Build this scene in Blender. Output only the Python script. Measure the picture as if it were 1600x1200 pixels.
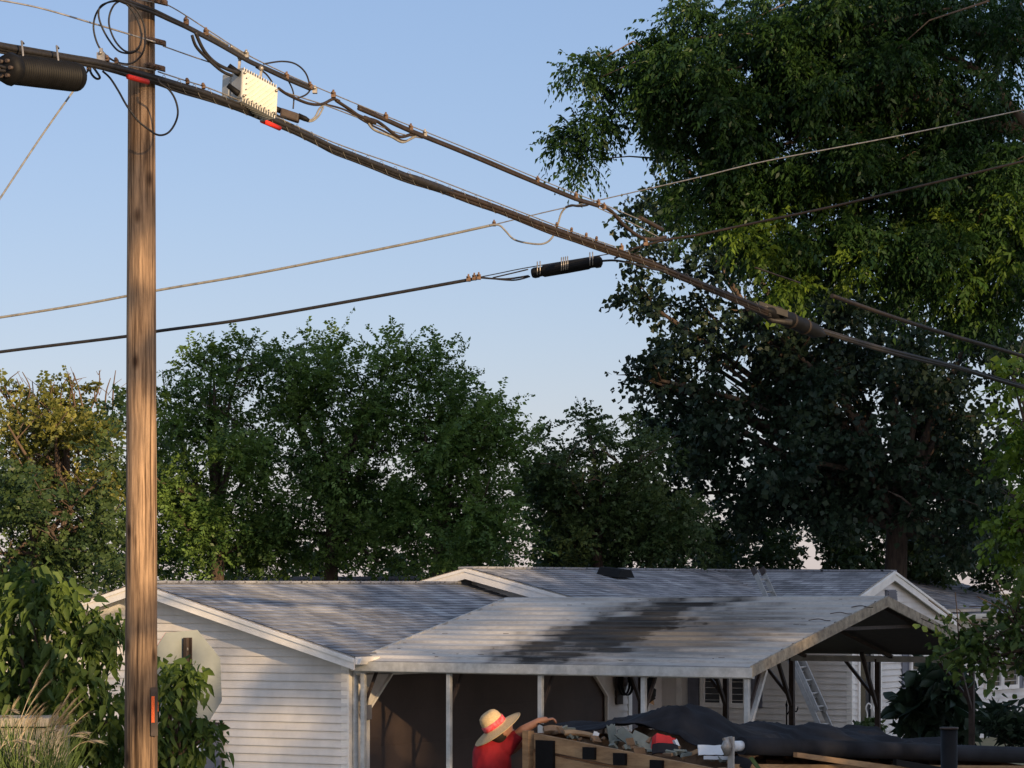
import bpy, bmesh, math, random
import numpy as np
from mathutils import Vector, Matrix
random.seed(7)
R = math.radians
# ---------------------------------------------------------------- camera, sky, sun
F, HY, CAM = 4900.0, 915.0, 3.1
SUN_EL, SUN_AZ = 13.0, 30.0          # elevation; degrees right of straight behind the camera
SUN_STRENGTH, SKY_STRENGTH, EXPOSURE = 4.2, 0.062, 0.9
scene = bpy.context.scene
for o in list(bpy.data.objects): bpy.data.objects.remove(o)
C = scene.collection
cam_d = bpy.data.cameras.new('camera'); cam = bpy.data.objects.new('camera', cam_d); C.objects.link(cam)
cam.location = (0, 0, CAM); cam.rotation_euler = (R(90), 0, 0)
cam_d.sensor_fit = 'HORIZONTAL'; cam_d.sensor_width = 36; cam_d.lens = 36*F/1600
cam_d.shift_y = (HY-600)/1600; cam_d.clip_start = .5; cam_d.clip_end = 2000
scene.camera = cam
S = Vector((math.sin(R(SUN_AZ))*math.cos(R(SUN_EL)), -math.cos(R(SUN_AZ))*math.cos(R(SUN_EL)), math.sin(R(SUN_EL))))
w = bpy.data.worlds.new("World"); scene.world = w; w.use_nodes = True
nt = w.node_tree; bg = nt.nodes['Background']
sky = nt.nodes.new('ShaderNodeTexSky'); sky.sky_type = 'NISHITA'; sky.sun_disc = False
sky.sun_elevation = R(SUN_EL); sky.sun_rotation = R(180-SUN_AZ)
sky.air_density = 1.0; sky.dust_density = .3; sky.ozone_density = 3.0; sky.altitude = 100
wb = nt.nodes.new('ShaderNodeMix'); wb.data_type = 'RGBA'; wb.blend_type = 'MULTIPLY'; wb.inputs[0].default_value = 1; wb.inputs[7].default_value = (.92, .68, .72, 1)  # white balance of the sky
hz = nt.nodes.new('ShaderNodeMix'); hz.data_type = 'RGBA'; hz.blend_type = 'ADD'; hz.inputs[0].default_value = 1; hz.inputs[7].default_value = (.75, 1.45, 2.3, 1)  # even veil of high haze over the whole sky
nt.links.new(sky.outputs[0], wb.inputs[6]); nt.links.new(wb.outputs[2], hz.inputs[6])
# broad bright haze on the sun's side of the sky, as on a humid morning
wt = nt.nodes.new('ShaderNodeTexCoord'); dt = nt.nodes.new('ShaderNodeVectorMath'); dt.operation = 'DOT_PRODUCT'
dt.inputs[1].default_value = (S.x, S.y, S.z); nt.links.new(wt.outputs['Generated'], dt.inputs[0])
mr_ = nt.nodes.new('ShaderNodeMapRange'); mr_.inputs[1].default_value = -.8; mr_.inputs[2].default_value = 1; nt.links.new(dt.outputs['Value'], mr_.inputs[0])
pw_ = nt.nodes.new('ShaderNodeMath'); pw_.operation = 'POWER'; pw_.inputs[1].default_value = 1.5; nt.links.new(mr_.outputs[0], pw_.inputs[0])
gl_ = nt.nodes.new('ShaderNodeMix'); gl_.data_type = 'RGBA'; gl_.blend_type = 'ADD'; gl_.inputs[7].default_value = (4.9, 4.6, 4.4, 1)
nt.links.new(pw_.outputs[0], gl_.inputs[0]); nt.links.new(hz.outputs[2], gl_.inputs[6]); nt.links.new(gl_.outputs[2], bg.inputs[0]); bg.inputs[1].default_value = SKY_STRENGTH
sd = bpy.data.lights.new('sun', 'SUN'); sd.energy = SUN_STRENGTH; sd.angle = R(.53); sd.color = (1, .70, .38)
so = bpy.data.objects.new('sun', sd); C.objects.link(so); so.rotation_euler = (-S).to_track_quat('-Z', 'Y').to_euler()
scene.view_settings.view_transform = 'Standard'; scene.view_settings.look = 'None'
scene.view_settings.exposure = EXPOSURE; scene.view_settings.gamma = 1
scene.render.resolution_x = 1024; scene.render.resolution_y = 768
scene.cycles.max_bounces = 6; scene.cycles.transparent_max_bounces = 8

# ---------------------------------------------------------------- coordinates
def P(px, py, z):  # a point z metres ahead of the camera
    return Vector(((px-800)/F*z, z, CAM+(HY-py)/F*z))
def UV(u, v, h=0): # house axes: u runs right and back, v right and towards the camera; h is height above the ground
    return Vector((.4946*u+.869*v, .869*u-.4946*v, h))
UD = UV(1, 0); VD = UV(0, 1); ZD = Vector((0, 0, 1))

# ---------------------------------------------------------------- materials
def mat(name, col, rough=.7, amt=.15, scale=8, stretch=(1, 1, 1), metal=0, bump=0, col2=None, spec=.3, coord='Object', rand=0, transl=0):
    m = bpy.data.materials.new(name); m.use_nodes = True
    t = m.node_tree; b = t.nodes['Principled BSDF']; L = t.links.new
    b.inputs['Roughness'].default_value = rough; b.inputs['Metallic'].default_value = metal
    b.inputs['Specular IOR Level'].default_value = spec
    tc = t.nodes.new('ShaderNodeTexCoord'); mp = t.nodes.new('ShaderNodeMapping'); mp.inputs['Scale'].default_value = stretch
    L(tc.outputs[coord], mp.inputs[0])
    n = t.nodes.new('ShaderNodeTexNoise'); n.inputs['Scale'].default_value = scale; n.inputs['Detail'].default_value = 6
    n.inputs['Roughness'].default_value = .65
    L(mp.outputs[0], n.inputs['Vector'])
    r = t.nodes.new('ShaderNodeValToRGB'); r.color_ramp.elements[0].position = .32; r.color_ramp.elements[1].position = .68
    c2 = col2 or tuple(max(0, c*(1-amt*2)) for c in col)
    c1 = col if col2 else tuple(min(1, c*(1+amt)) for c in col)
    r.color_ramp.elements[0].color = (*c2, 1); r.color_ramp.elements[1].color = (*c1, 1)
    L(n.outputs['Fac'], r.inputs[0]); L(r.outputs[0], b.inputs['Base Color'])
    if bump:
        bp = t.nodes.new('ShaderNodeBump'); bp.inputs['Strength'].default_value = bump; bp.inputs['Distance'].default_value = .01
        L(n.outputs['Fac'], bp.inputs['Height']); L(bp.outputs[0], b.inputs['Normal'])
    m['ramp'] = r.name
    return m

def leaf_mat(name, dark, light, transl=.3, rough=.45):
    m = bpy.data.materials.new(name); m.use_nodes = True
    t = m.node_tree; L = t.links.new; b = t.nodes['Principled BSDF']
    a = t.nodes.new('ShaderNodeAttribute'); a.attribute_name = 'tint'
    r = t.nodes.new('ShaderNodeValToRGB'); r.color_ramp.elements[0].color = (*dark, 1); r.color_ramp.elements[1].color = (*light, 1)
    L(a.outputs['Fac'], r.inputs[0]); L(r.outputs[0], b.inputs['Base Color'])
    b.inputs['Roughness'].default_value = rough; b.inputs['Specular IOR Level'].default_value = .22
    tr = t.nodes.new('ShaderNodeBsdfTranslucent'); mx = t.nodes.new('ShaderNodeMixShader'); mx.inputs[0].default_value = transl
    hs = t.nodes.new('ShaderNodeHueSaturation'); hs.inputs['Saturation'].default_value = 1.15; hs.inputs['Value'].default_value = 1.5
    hs.inputs['Hue'].default_value = .485
    L(r.outputs[0], hs.inputs['Color']); L(hs.outputs[0], tr.inputs['Color'])
    L(b.outputs[0], mx.inputs[1]); L(tr.outputs[0], mx.inputs[2]); L(mx.outputs[0], t.nodes['Material Output'].inputs[0])
    return m

def shingle_mat(name, k=1.0):
    m = bpy.data.materials.new(name); m.use_nodes = True
    t = m.node_tree; L = t.links.new; b = t.nodes['Principled BSDF']; b.inputs['Roughness'].default_value = .9
    b.inputs['Specular IOR Level'].default_value = .2
    tc = t.nodes.new('ShaderNodeTexCoord')
    def brick(wd, rh, off, c1, c2, sc=(1, 1, 1)):
        mp = t.nodes.new('ShaderNodeMapping'); mp.inputs['Scale'].default_value = sc; mp.inputs['Location'].default_value = (off, 0, 0)
        L(tc.outputs['UV'], mp.inputs[0])
        br = t.nodes.new('ShaderNodeTexBrick'); br.inputs['Scale'].default_value = 1; br.inputs['Brick Width'].default_value = wd
        br.inputs['Row Height'].default_value = rh; br.inputs['Mortar Size'].default_value = .004; br.inputs['Mortar Smooth'].default_value = .3
        br.offset = .37; br.offset_frequency = 3
        br.inputs['Color1'].default_value = (*c1, 1); br.inputs['Color2'].default_value = (*c2, 1)
        br.inputs['Mortar'].default_value = (.05*k, .05*k, .06*k, 1)
        L(mp.outputs[0], br.inputs['Vector']); return br
    b1 = brick(.31, .14, 0, tuple(k*x for x in (.16, .165, .185)), tuple(k*x for x in (.42, .43, .46)))
    b2 = brick(.19, .14, .07, tuple(k*x for x in (.13, .135, .155)), tuple(k*x for x in (.40, .41, .44)))
    mx = t.nodes.new('ShaderNodeMix'); mx.data_type = 'RGBA'; mx.inputs[0].default_value = .5
    L(b1.outputs[0], mx.inputs[6]); L(b2.outputs[0], mx.inputs[7])
    n = t.nodes.new('ShaderNodeTexNoise'); n.inputs['Scale'].default_value = 1.2; n.inputs['Detail'].default_value = 8
    L(tc.outputs['UV'], n.inputs['Vector'])
    mr = t.nodes.new('ShaderNodeMapRange'); mr.inputs[1].default_value = .3; mr.inputs[2].default_value = .7
    mr.inputs[3].default_value = .72; mr.inputs[4].default_value = 1.2; L(n.outputs['Fac'], mr.inputs[0])
    m2 = t.nodes.new('ShaderNodeMix'); m2.data_type = 'RGBA'; m2.blend_type = 'MULTIPLY'; m2.inputs[0].default_value = 1
    L(mx.outputs[2], m2.inputs[6]); L(mr.outputs[0], m2.inputs[7]); L(m2.outputs[2], b.inputs['Base Color'])
    return m

def metal_roof_mat(name):
    # white enamel sheet with grime streaks and a big black algae stain; the stain has its own shape in roof coordinates
    m = bpy.data.materials.new(name); m.use_nodes = True
    t = m.node_tree; L = t.links.new; b = t.nodes['Principled BSDF']; b.inputs['Roughness'].default_value = .8; b.inputs['Specular IOR Level'].default_value = .08
    N = t.nodes.new
    def math_(op, a, bb=None, c=None):
        x = N('ShaderNodeMath'); x.operation = op
        for i, q in enumerate((a, bb, c)):
            if q is None: continue
            if isinstance(q, (int, float)): x.inputs[i].default_value = q
            else: L(q, x.inputs[i])
        return x.outputs[0]
    tc = N('ShaderNodeTexCoord'); sp = N('ShaderNodeSeparateXYZ'); L(tc.outputs['UV'], sp.inputs[0])
    U, V0 = sp.outputs[0], sp.outputs[1]
    V = math_('MULTIPLY', V0, .33)
    def noise(sc, scale, detail=7):
        mp = N('ShaderNodeMapping'); mp.inputs['Scale'].default_value = sc; L(tc.outputs['UV'], mp.inputs[0])
        n = N('ShaderNodeTexNoise'); n.inputs['Scale'].default_value = scale; n.inputs['Detail'].default_value = detail
        n.inputs['Roughness'].default_value = .7
        L(mp.outputs[0], n.inputs['Vector']); return n.outputs['Fac']
    st = noise((.42, 3.0, 1), 1.3)      # streaks along the ribs
    fine = noise((1, 1.4, 1), 9)
    cb = N('ShaderNodeCombineXYZ'); L(math_('MULTIPLY', U, .8), cb.inputs[0]); L(math_('MULTIPLY', math_('FLOOR', math_('ADD', V0, .2)), 5.37), cb.inputs[1])
    nr = N('ShaderNodeTexNoise'); nr.inputs['Scale'].default_value = 1.7; nr.inputs['Detail'].default_value = 7; L(cb.outputs[0], nr.inputs['Vector'])
    rib = nr.outputs['Fac']
    # diagonal blot: centre u=2.75-ish, leaning
    cu = math_('MULTIPLY_ADD', V, .06, 2.85)
    du = math_('DIVIDE', math_('SUBTRACT', U, cu), math_('MULTIPLY_ADD', V, -.02, 1.5))
    dv = math_('DIVIDE', math_('SUBTRACT', V, 2.1), 4.2)
    d = math_('SQRT', math_('ADD', math_('MULTIPLY', du, du), math_('MULTIPLY', dv, dv)))
    msk = math_('ADD', math_('SUBTRACT', 1.0, d), math_('ADD', math_('MULTIPLY', math_('SUBTRACT', st, .5), 1.0), math_('MULTIPLY', math_('SUBTRACT', rib, .5), 2.1)))
    msk = math_('ADD', msk, math_('MULTIPLY', math_('SUBTRACT', fine, .5), .5))
    r = N('ShaderNodeValToRGB'); r.color_ramp.elements[0].position = .08; r.color_ramp.elements[1].position = .62
    L(msk, r.inputs[0])
    du2 = math_('DIVIDE', math_('SUBTRACT', U, 4.1), 2.7); dv2 = math_('DIVIDE', math_('SUBTRACT', V, 1.9), 2.8)
    d2 = math_('SQRT', math_('ADD', math_('MULTIPLY', du2, du2), math_('MULTIPLY', dv2, dv2)))
    m2 = math_('ADD', math_('SUBTRACT', 1.0, d2), math_('MULTIPLY', math_('SUBTRACT', st, .5), 2.6))
    r5 = N('ShaderNodeValToRGB'); r5.color_ramp.elements[0].position = .25; r5.color_ramp.elements[1].position = .75; L(m2, r5.inputs[0])
    wear = N('ShaderNodeMapRange'); wear.inputs[1].default_value = .38; wear.inputs[2].default_value = .62; wear.inputs[3].default_value = .84; wear.inputs[4].default_value = 1.0; L(st, wear.inputs[0])
    wob = math_('MAXIMUM', math_('MULTIPLY', r.outputs[0], wear.outputs[0]), math_('MULTIPLY', r5.outputs[0], .7))
    g = N('ShaderNodeValToRGB'); g.color_ramp.elements[0].position = .3; g.color_ramp.elements[1].position = .66
    g.color_ramp.elements[0].color = (.25, .23, .21, 1); g.color_ramp.elements[1].color = (.60, .585, .565, 1)
    L(math_('MULTIPLY_ADD', fine, .35, math_('MULTIPLY', st, .68)), g.inputs[0])
    mx = N('ShaderNodeMix'); mx.data_type = 'RGBA'; L(wob, mx.inputs[0]); L(g.outputs[0], mx.inputs[6])
    mx.inputs[7].default_value = (.022, .020, .019, 1)
    fr = math_('FRACT', math_('ADD', V0, .06))    # grime lying along every rib
    ln = N('ShaderNodeValToRGB'); ln.color_ramp.elements[0].position = .16; ln.color_ramp.elements[1].position = .46
    ln.color_ramp.elements[0].color = (.30, .28, .26, 1); ln.color_ramp.elements[1].color = (1, 1, 1, 1)
    L(math_('MULTIPLY_ADD', fine, .16, fr), ln.inputs[0])
    gm = N('ShaderNodeMix'); gm.data_type = 'RGBA'; gm.blend_type = 'MULTIPLY'; gm.inputs[0].default_value = 1
    L(mx.outputs[2], gm.inputs[6]); L(ln.outputs[0], gm.inputs[7]); L(gm.outputs[2], b.inputs['Base Color'])
    return m

M = {}
M['siding'] = mat('siding', (.66, .63, .60), .55, .10, 1.3, (1, 1, .6), spec=.3)
M['trim'] = mat('white_trim', (.80, .77, .73), .5, .08, 3)
M['soffit'] = mat('soffit', (.55, .51, .46), .7, .1, 4)
M['shingle'] = shingle_mat('asphalt_shingle')
M['croof'] = metal_roof_mat('carport_sheet')
M['galv'] = mat('galvanised_tube', (.50, .50, .49), .45, .15, 6, metal=.3)
M['rust'] = mat('grimy_trim', (.42, .36, .27), .6, .3, 9, col2=(.16, .13, .10))
M['darkdoor'] = mat('brown_garage_door', (.085, .06, .052), .6, .12, 1.2)
M['glass'] = mat('dark_glass', (.02, .022, .026), .08, .1, 2, spec=.6)
M['shutter'] = mat('shutter_grey', (.16, .165, .20), .5, .1, 6)
M['pole'] = mat('pole_wood', (.40, .265, .165), .85, .1, 7, (6, 6, .35), bump=.7, col2=(.10, .062, .04))
M['black'] = mat('black_rubber', (.007, .007, .008), .6, .2, 12, spec=.15)
M['cable'] = mat('cable_jacket', (.022, .02, .02), .55, .2, 20)
M['cablew'] = mat('weathered_cable', (.030, .021, .016), .6, .25, 14)
M['greyc'] = mat('grey_cable', (.22, .21, .19), .6, .2, 14)
M['steel'] = mat('zinc_steel', (.32, .30, .28), .45, .2, 25, metal=.6)
M['ruststeel'] = mat('rusted_clamp', (.14, .09, .065), .7, .3, 25, metal=.3)
M['box'] = mat('cast_aluminium', (.46, .455, .43), .5, .06, 12, metal=0)
M['red'] = mat('red_sleeve', (.75, .035, .02), .5, .08, 20)
M['orange'] = mat('orange_tag', (.85, .14, .03), .5, .15, 90)
M['signback'] = mat('aluminium_sign_back', (.22, .245, .245), .6, .08, 3)
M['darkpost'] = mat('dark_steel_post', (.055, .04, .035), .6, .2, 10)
M['ladder'] = mat('ladder_aluminium', (.40, .38, .36), .5, .12, 8, metal=.4)
M['bark'] = mat('bark', (.10, .072, .055), .95, .2, 5, (4, 4, .7), bump=.8, col2=(.03, .022, .018))
M['barklt'] = mat('bark_pale', (.13, .095, .07), .95, .2, 6, (4, 4, .7), bump=.6, col2=(.08, .055, .04))
M['straw'] = mat('straw', (.56, .42, .24), .8, .1, 60, (1, 1, 3), bump=.9, col2=(.40, .28, .14))
M['band'] = mat('red_print_band', (.52, .012, .022), .8, .1, 34, col2=(.55, .16, .17))
M['shirt'] = mat('red_cotton', (.25, .010, .017), .85, .15, 5)
M['skin'] = mat('tanned_skin', (.30, .145, .09), .55, .08, 14)
M['jeans'] = mat('jeans', (.05, .06, .09), .85, .2, 20)
M['hair'] = mat('dark_hair', (.02, .014, .01), .7, .2, 40)
M['tarp'] = mat('black_mesh_tarp', (.020, .021, .026), .8, .3, 2.2, bump=.25, spec=.12)
M['ply'] = mat('plywood', (.42, .23, .105), .75, .15, 2.5, (1, 1, 6), bump=.2, col2=(.16, .075, .04))
M['wood'] = mat('weathered_board', (.40, .26, .14), .8, .2, 4, (1, 1, 5), bump=.3, col2=(.20, .12, .065))
M['grn'] = mat('grey_green_board', (.17, .19, .17), .7, .15, 5)
M['whitep'] = mat('white_plastic', (.66, .70, .74), .5, .06, 5)
M['carton'] = mat('red_carton', (.62, .03, .03), .6, .1, 9)
M['brown'] = mat('brown_card', (.20, .13, .08), .85, .25, 7)
M['concrete'] = mat('concrete', (.30, .27, .235), .9, .2, 7, bump=.6, col2=(.17, .155, .13))
M['plume'] = mat('grass_plume', (.46, .39, .29), .9, .1, 30)
M['grassb'] = mat('grass_blade', (.07, .11, .03), .7, .2, 5)
M['ground'] = mat('dry_lawn', (.17, .17, .08), .95, .25, .8, col2=(.26, .22, .14))
M['asphalt'] = mat('asphalt', (.12, .118, .112), .9, .15, 3)
M['drive'] = mat('gravel_drive', (.24, .22, .19), .95, .15, 8)
M['metalb'] = mat('pale_metal_roof', (.46, .49, .53), .45, .08, 3)
L_walnut = leaf_mat('walnut_leaf', (.020, .052, .014), (.125, .20, .048), .28)
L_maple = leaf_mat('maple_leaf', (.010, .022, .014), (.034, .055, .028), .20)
L_ash = leaf_mat('ash_leaf', (.008, .026, .010), (.040, .085, .018), .30)
L_yel = leaf_mat('yellowing_leaf', (.055, .075, .018), (.23, .225, .06), .3)
L_mix = leaf_mat('hedgerow_leaf', (.016, .038, .014), (.070, .105, .035), .25)
L_bush = leaf_mat('shrub_leaf', (.020, .046, .014), (.115, .17, .040), .32, .55)
L_bright = leaf_mat('box_elder_sunlit_ash_leaf', (.030, .070, .012), (.14, .21, .032), .35)

# ---------------------------------------------------------------- mesh builder
class MB:
    def __init__(s): s.v = []; s.f = []; s.uv = {}; s.smooth = set()
    def quad(s, a, b, c, d, uv=None):
        i = len(s.v); s.v += [Vector(a), Vector(b), Vector(c), Vector(d)]; s.f.append((i, i+1, i+2, i+3))
        if uv: s.uv[len(s.f)-1] = uv
        return s
    def poly(s, pts, uv=None):
        i = len(s.v); s.v += [Vector(p) for p in pts]; s.f.append(tuple(range(i, i+len(pts))))
        if uv: s.uv[len(s.f)-1] = uv
        return s
    def frame(s, o, x, y, z, bev=0):   # box from a corner with three edge vectors
        o, x, y, z = map(Vector, (o, x, y, z))
        i = len(s.v)
        s.v += [o, o+x, o+x+y, o+y, o+z, o+x+z, o+x+y+z, o+y+z]
        s.f += [(i, i+3, i+2, i+1), (i+4, i+5, i+6, i+7), (i, i+1, i+5, i+4), (i+1, i+2, i+6, i+5), (i+2, i+3, i+7, i+6), (i+3, i, i+4, i+7)]
        return s
    def beam(s, a, b, wd, ht, up=ZD, side=None):
        a, b = Vector(a), Vector(b); d = (b-a); dn = d.normalized()
        sd_ = side.normalized() if side else dn.cross(up).normalized()
        upn = sd_.cross(dn).normalized()
        return s.frame(a-sd_*wd/2-upn*ht/2, d, sd_*wd, upn*ht)
    def prism(s, pts, ext):
        ext = Vector(ext); pts = [Vector(p) for p in pts]; n = len(pts); i = len(s.v)
        s.v += pts+[p+ext for p in pts]
        s.f.append(tuple(range(i+n-1, i-1, -1))); s.f.append(tuple(range(i+n, i+2*n)))
        for k in range(n): s.f.append((i+k, i+(k+1) % n, i+n+(k+1) % n, i+n+k))
        return s
    def tube(s, pts, r, n=8, cap=True):
        pts = [Vector(p) for p in pts]; m = len(pts)
        rs = r if hasattr(r, '__len__') else [r]*m
        nrm = None; i0 = len(s.v)
        for k in range(m):
            t = (pts[min(k+1, m-1)]-pts[max(k-1, 0)]).normalized()
            if nrm is None: nrm = t.orthogonal().normalized()
            nrm = (nrm-t*nrm.dot(t))
            nrm = nrm.normalized() if nrm.length > 1e-6 else t.orthogonal().normalized()
            bn = t.cross(nrm)
            for j in range(n):
                a = 2*math.pi*j/n
                s.v.append(pts[k]+(nrm*math.cos(a)+bn*math.sin(a))*rs[k])
        for k in range(m-1):
            for j in range(n):
                s.f.append((i0+k*n+j, i0+k*n+(j+1) % n, i0+(k+1)*n+(j+1) % n, i0+(k+1)*n+j)); s.smooth.add(len(s.f)-1)
        if cap:
            s.f.append(tuple(i0+j for j in range(n-1, -1, -1))); s.f.append(tuple(i0+(m-1)*n+j for j in range(n)))
        return s
    def lathe(s, prof, o, ax, n=24, fx=None, sx=1, sy=1):  # prof: (radius, height)
        o = Vector(o); ax = Vector(ax).normalized(); x = (Vector(fx)-ax*Vector(fx).dot(ax)).normalized() if fx else ax.orthogonal().normalized(); y = ax.cross(x)
        i0 = len(s.v)
        for (r_, h_) in prof:
            for j in range(n):
                a = 2*math.pi*j/n; s.v.append(o+ax*h_+(x*math.cos(a)*sx+y*math.sin(a)*sy)*r_)
        for k in range(len(prof)-1):
            for j in range(n):
                s.f.append((i0+k*n+j, i0+k*n+(j+1) % n, i0+(k+1)*n+(j+1) % n, i0+(k+1)*n+j)); s.smooth.add(len(s.f)-1)
        return s
    def ball(s, c, rad, n=16, m=10, mx=None):
        c = Vector(c); rr = rad if hasattr(rad, '__len__') else (rad,)*3; i0 = len(s.v)
        for i in range(m+1):
            th = math.pi*i/m
            for j in range(n):
                ph = 2*math.pi*j/n
                p = Vector((math.sin(th)*math.cos(ph)*rr[0], math.sin(th)*math.sin(ph)*rr[1], math.cos(th)*rr[2]))
                if mx: p = mx @ p
                s.v.append(c+p)
        for i in range(m):
            for j in range(n):
                s.f.append((i0+i*n+j, i0+(i+1)*n+j, i0+(i+1)*n+(j+1) % n, i0+i*n+(j+1) % n)); s.smooth.add(len(s.f)-1)
        return s
    def build(s, name, m, parent=None, smooth=None, bev=0):
        me = bpy.data.meshes.new(name); me.from_pydata([tuple(v) for v in s.v], [], s.f)
        if s.uv:
            ul = me.uv_layers.new(name='UVMap')
            for fi, uvs in s.uv.items():
                p = me.polygons[fi]
                for k, li in enumerate(p.loop_indices): ul.data[li].uv = uvs[k]
        for fi in s.smooth: me.polygons[fi].use_smooth = True
        me.materials.append(m); me.update()
        o = bpy.data.objects.new(name, me); C.objects.link(o)
        if parent: o.parent = parent; o.matrix_parent_inverse = parent.matrix_basis.inverted()
        if bev:
            b = o.modifiers.new('bevel', 'BEVEL'); b.width = bev; b.segments = 2; b.limit_method = 'ANGLE'
        return o

def build_each(b, name, m, parent):
    # every separate piece gathered in b becomes a part of its own
    lab = list(range(len(b.v)))
    def find(i):
        while lab[i] != i: lab[i] = lab[lab[i]]; i = lab[i]
        return i
    for f in b.f:
        for q in f[1:]: lab[find(q)] = find(f[0])
    gr = {}
    for i in range(len(b.v)): gr.setdefault(find(i), []).append(i)
    for root, idx in gr.items():
        mp = {q: k for k, q in enumerate(idx)}; n = MB(); n.v = [b.v[q] for q in idx]
        for fi, f in enumerate(b.f):
            if f[0] in mp:
                n.f.append(tuple(mp[q] for q in f))
                if fi in b.smooth: n.smooth.add(len(n.f)-1)
        n.build(name, m, parent)

def tag(o, label=None, cat=None, group=None, kind=None):
    if label: o['label'] = label
    if cat: o['category'] = cat
    if group: o['group'] = group
    if kind: o['kind'] = kind
    return o
def thing(name, label, cat, loc=(0, 0, 0), group=None):
    o = bpy.data.objects.new(name, None); C.objects.link(o); o.location = loc; o.empty_display_size = .2
    return tag(o, label, cat, group)

def smooth_pts(pts, sub=6):
    pts = [Vector(p) for p in pts]; out = []
    for i in range(len(pts)-1):
        p0 = pts[max(i-1, 0)]; p1 = pts[i]; p2 = pts[i+1]; p3 = pts[min(i+2, len(pts)-1)]
        for k in range(sub):
            t = k/sub
            out.append(.5*((2*p1)+(-p0+p2)*t+(2*p0-5*p1+4*p2-p3)*t*t+(-p0+3*p1-3*p2+p3)*t**3))
    out.append(pts[-1]); return out

# ---------------------------------------------------------------- ground, road
g = MB(); g.poly([(-900, -900, 0), (900, -900, 0), (900, 1200, 0), (-900, 1200, 0)]); tag(g.build('ground', M['ground']), kind='structure')
g = MB(); g.poly([(-200, 8, .008), (200, 3, .008), (200, 11, .008), (-200, 16, .008)]); tag(g.build('road', M['asphalt']), kind='structure')
g = MB(); g.frame((-200, 16, 0), (400, -5, 0), (0, .15, 0), (0, 0, .13)); tag(g.build('kerb', M['concrete']), kind='structure')
g = MB(); g.poly([(-.5, 16.2, .004), (6, 14, .004), UV(50, -18.5, .004), UV(35, -20.5, .004)]); tag(g.build('driveway', M['drive']), kind='structure')

# ---------------------------------------------------------------- walls and roofs
def siding(b, p0, p1, nrm, z0, z1, iv=None, holes=(), c=.112, lip=.026):
    """lapped courses from p0 to p1 (ground points) between z0 and z1; iv(z) gives the span at a height"""
    p0, p1 = Vector(p0), Vector(p1); Ln = (p1-p0).length; d = (p1-p0)/Ln; nrm = Vector(nrm)
    iv = iv or (lambda z: (0, Ln)); z = z0
    while z < z1-1e-4:
        zt = min(z+c, z1); a0, a1 = iv(z); t0, t1 = iv(zt)
        cuts = []; zm = (z+zt)/2
        for (h0, h1, hz0, hz1) in holes:
            if hz0 < zm < hz1: cuts.append((h0, h1))
        segs = [(a0, a1, t0, t1)]
        for (h0, h1) in cuts:
            ns = []
            for (x0, x1, y0, y1) in segs:
                if h1 <= x0 or h0 >= x1: ns.append((x0, x1, y0, y1)); continue
                if h0 > x0: ns.append((x0, h0, y0, h0))
                if h1 < x1: ns.append((h1, x1, h1, y1))
            segs = ns
        for (x0, x1, y0, y1) in segs:
            if x1-x0 < .01: continue
            A = p0+d*x0+ZD*z; B = p0+d*x1+ZD*z; Tt = p0+d*y1+ZD*zt; T0 = p0+d*y0+ZD*zt
            b.quad(A+nrm*lip, B+nrm*lip, Tt+nrm*.001, T0+nrm*.001)
            b.quad(A, B, B+nrm*lip, A+nrm*lip)
        z = zt
    return b

def shingles(b, e0, e1, r1, r0, course=.14, lip=.011, uo=0):
    """lapped shingle courses from eave e0-e1 up to ridge r0-r1"""
    e0, e1, r1, r0 = map(Vector, (e0, e1, r1, r0)); sl = ((r0-e0).length+(r1-e1).length)/2
    n = max(1, round(sl/course)); nm = (e1-e0).cross(r0-e0).normalized()
    if nm.z < 0: nm = -nm
    ud = (e1-e0).normalized()
    for k in range(n):
        a, c = k/n, (k+1)/n
        A = e0.lerp(r0, a); B = e1.lerp(r1, a); Cc = e1.lerp(r1, c); D = e0.lerp(r0, c)
        f = lambda p: (ud.dot(p-e0)+uo)
        v0, v1 = k*.14+.0005, (k+1)*.14-.0005
        b.quad(A+nm*lip, B+nm*lip, Cc, D, [(f(A), v0), (f(B), v0), (f(Cc), v1), (f(D), v1)])
        b.quad(A, B, B+nm*lip, A+nm*lip, [(f(A), v0), (f(B), v0), (f(B), v0+.01), (f(A), v0+.01)])
    return b
def slab(b, pts, th):
    pts = [Vector(p) for p in pts]; nm = (pts[1]-pts[0]).cross(pts[-1]-pts[0]).normalized()
    if nm.z < 0: nm = -nm
    b.prism([p-nm*.006 for p in pts], -nm*th); return b

def window(parent, p, d, nrm, wd, ht, z0, cols=2, rows=2, name='window'):
    """double-hung unit; p ground point of the left jamb, d along the wall"""
    fr = MB(); t = .085
    q = Vector(p)+ZD*z0+nrm*.004
    for (a, c, e, f_) in ((0, 0, t, ht), (wd-t, 0, t, ht), (t, 0, wd-2*t, t), (t, ht-t, wd-2*t, t), (t, ht/2-t/2, wd-2*t, t)):
        fr.frame(q+d*a+ZD*c, d*e, nrm*.06, ZD*f_)
    f = fr.build('window', M['trim'], parent)
    gl = MB(); gl.frame(q+d*t+ZD*t, d*(wd-2*t), nrm*.02, ZD*(ht-2*t)); gl.build('pane', M['glass'], f)
    mu = MB()
    for k in range(1, cols): mu.frame(q+d*(wd*k/cols-.008)+ZD*(ht/2+t/2)+nrm*.021, d*.016, nrm*.012, ZD*(ht/2-1.5*t))
    mu.frame(q+d*t+ZD*(ht*.75-.008)+nrm*.034, d*(wd-2*t), nrm*.008, ZD*.016)
    mu.build('muntin', M['trim'], f)
    return f
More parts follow.
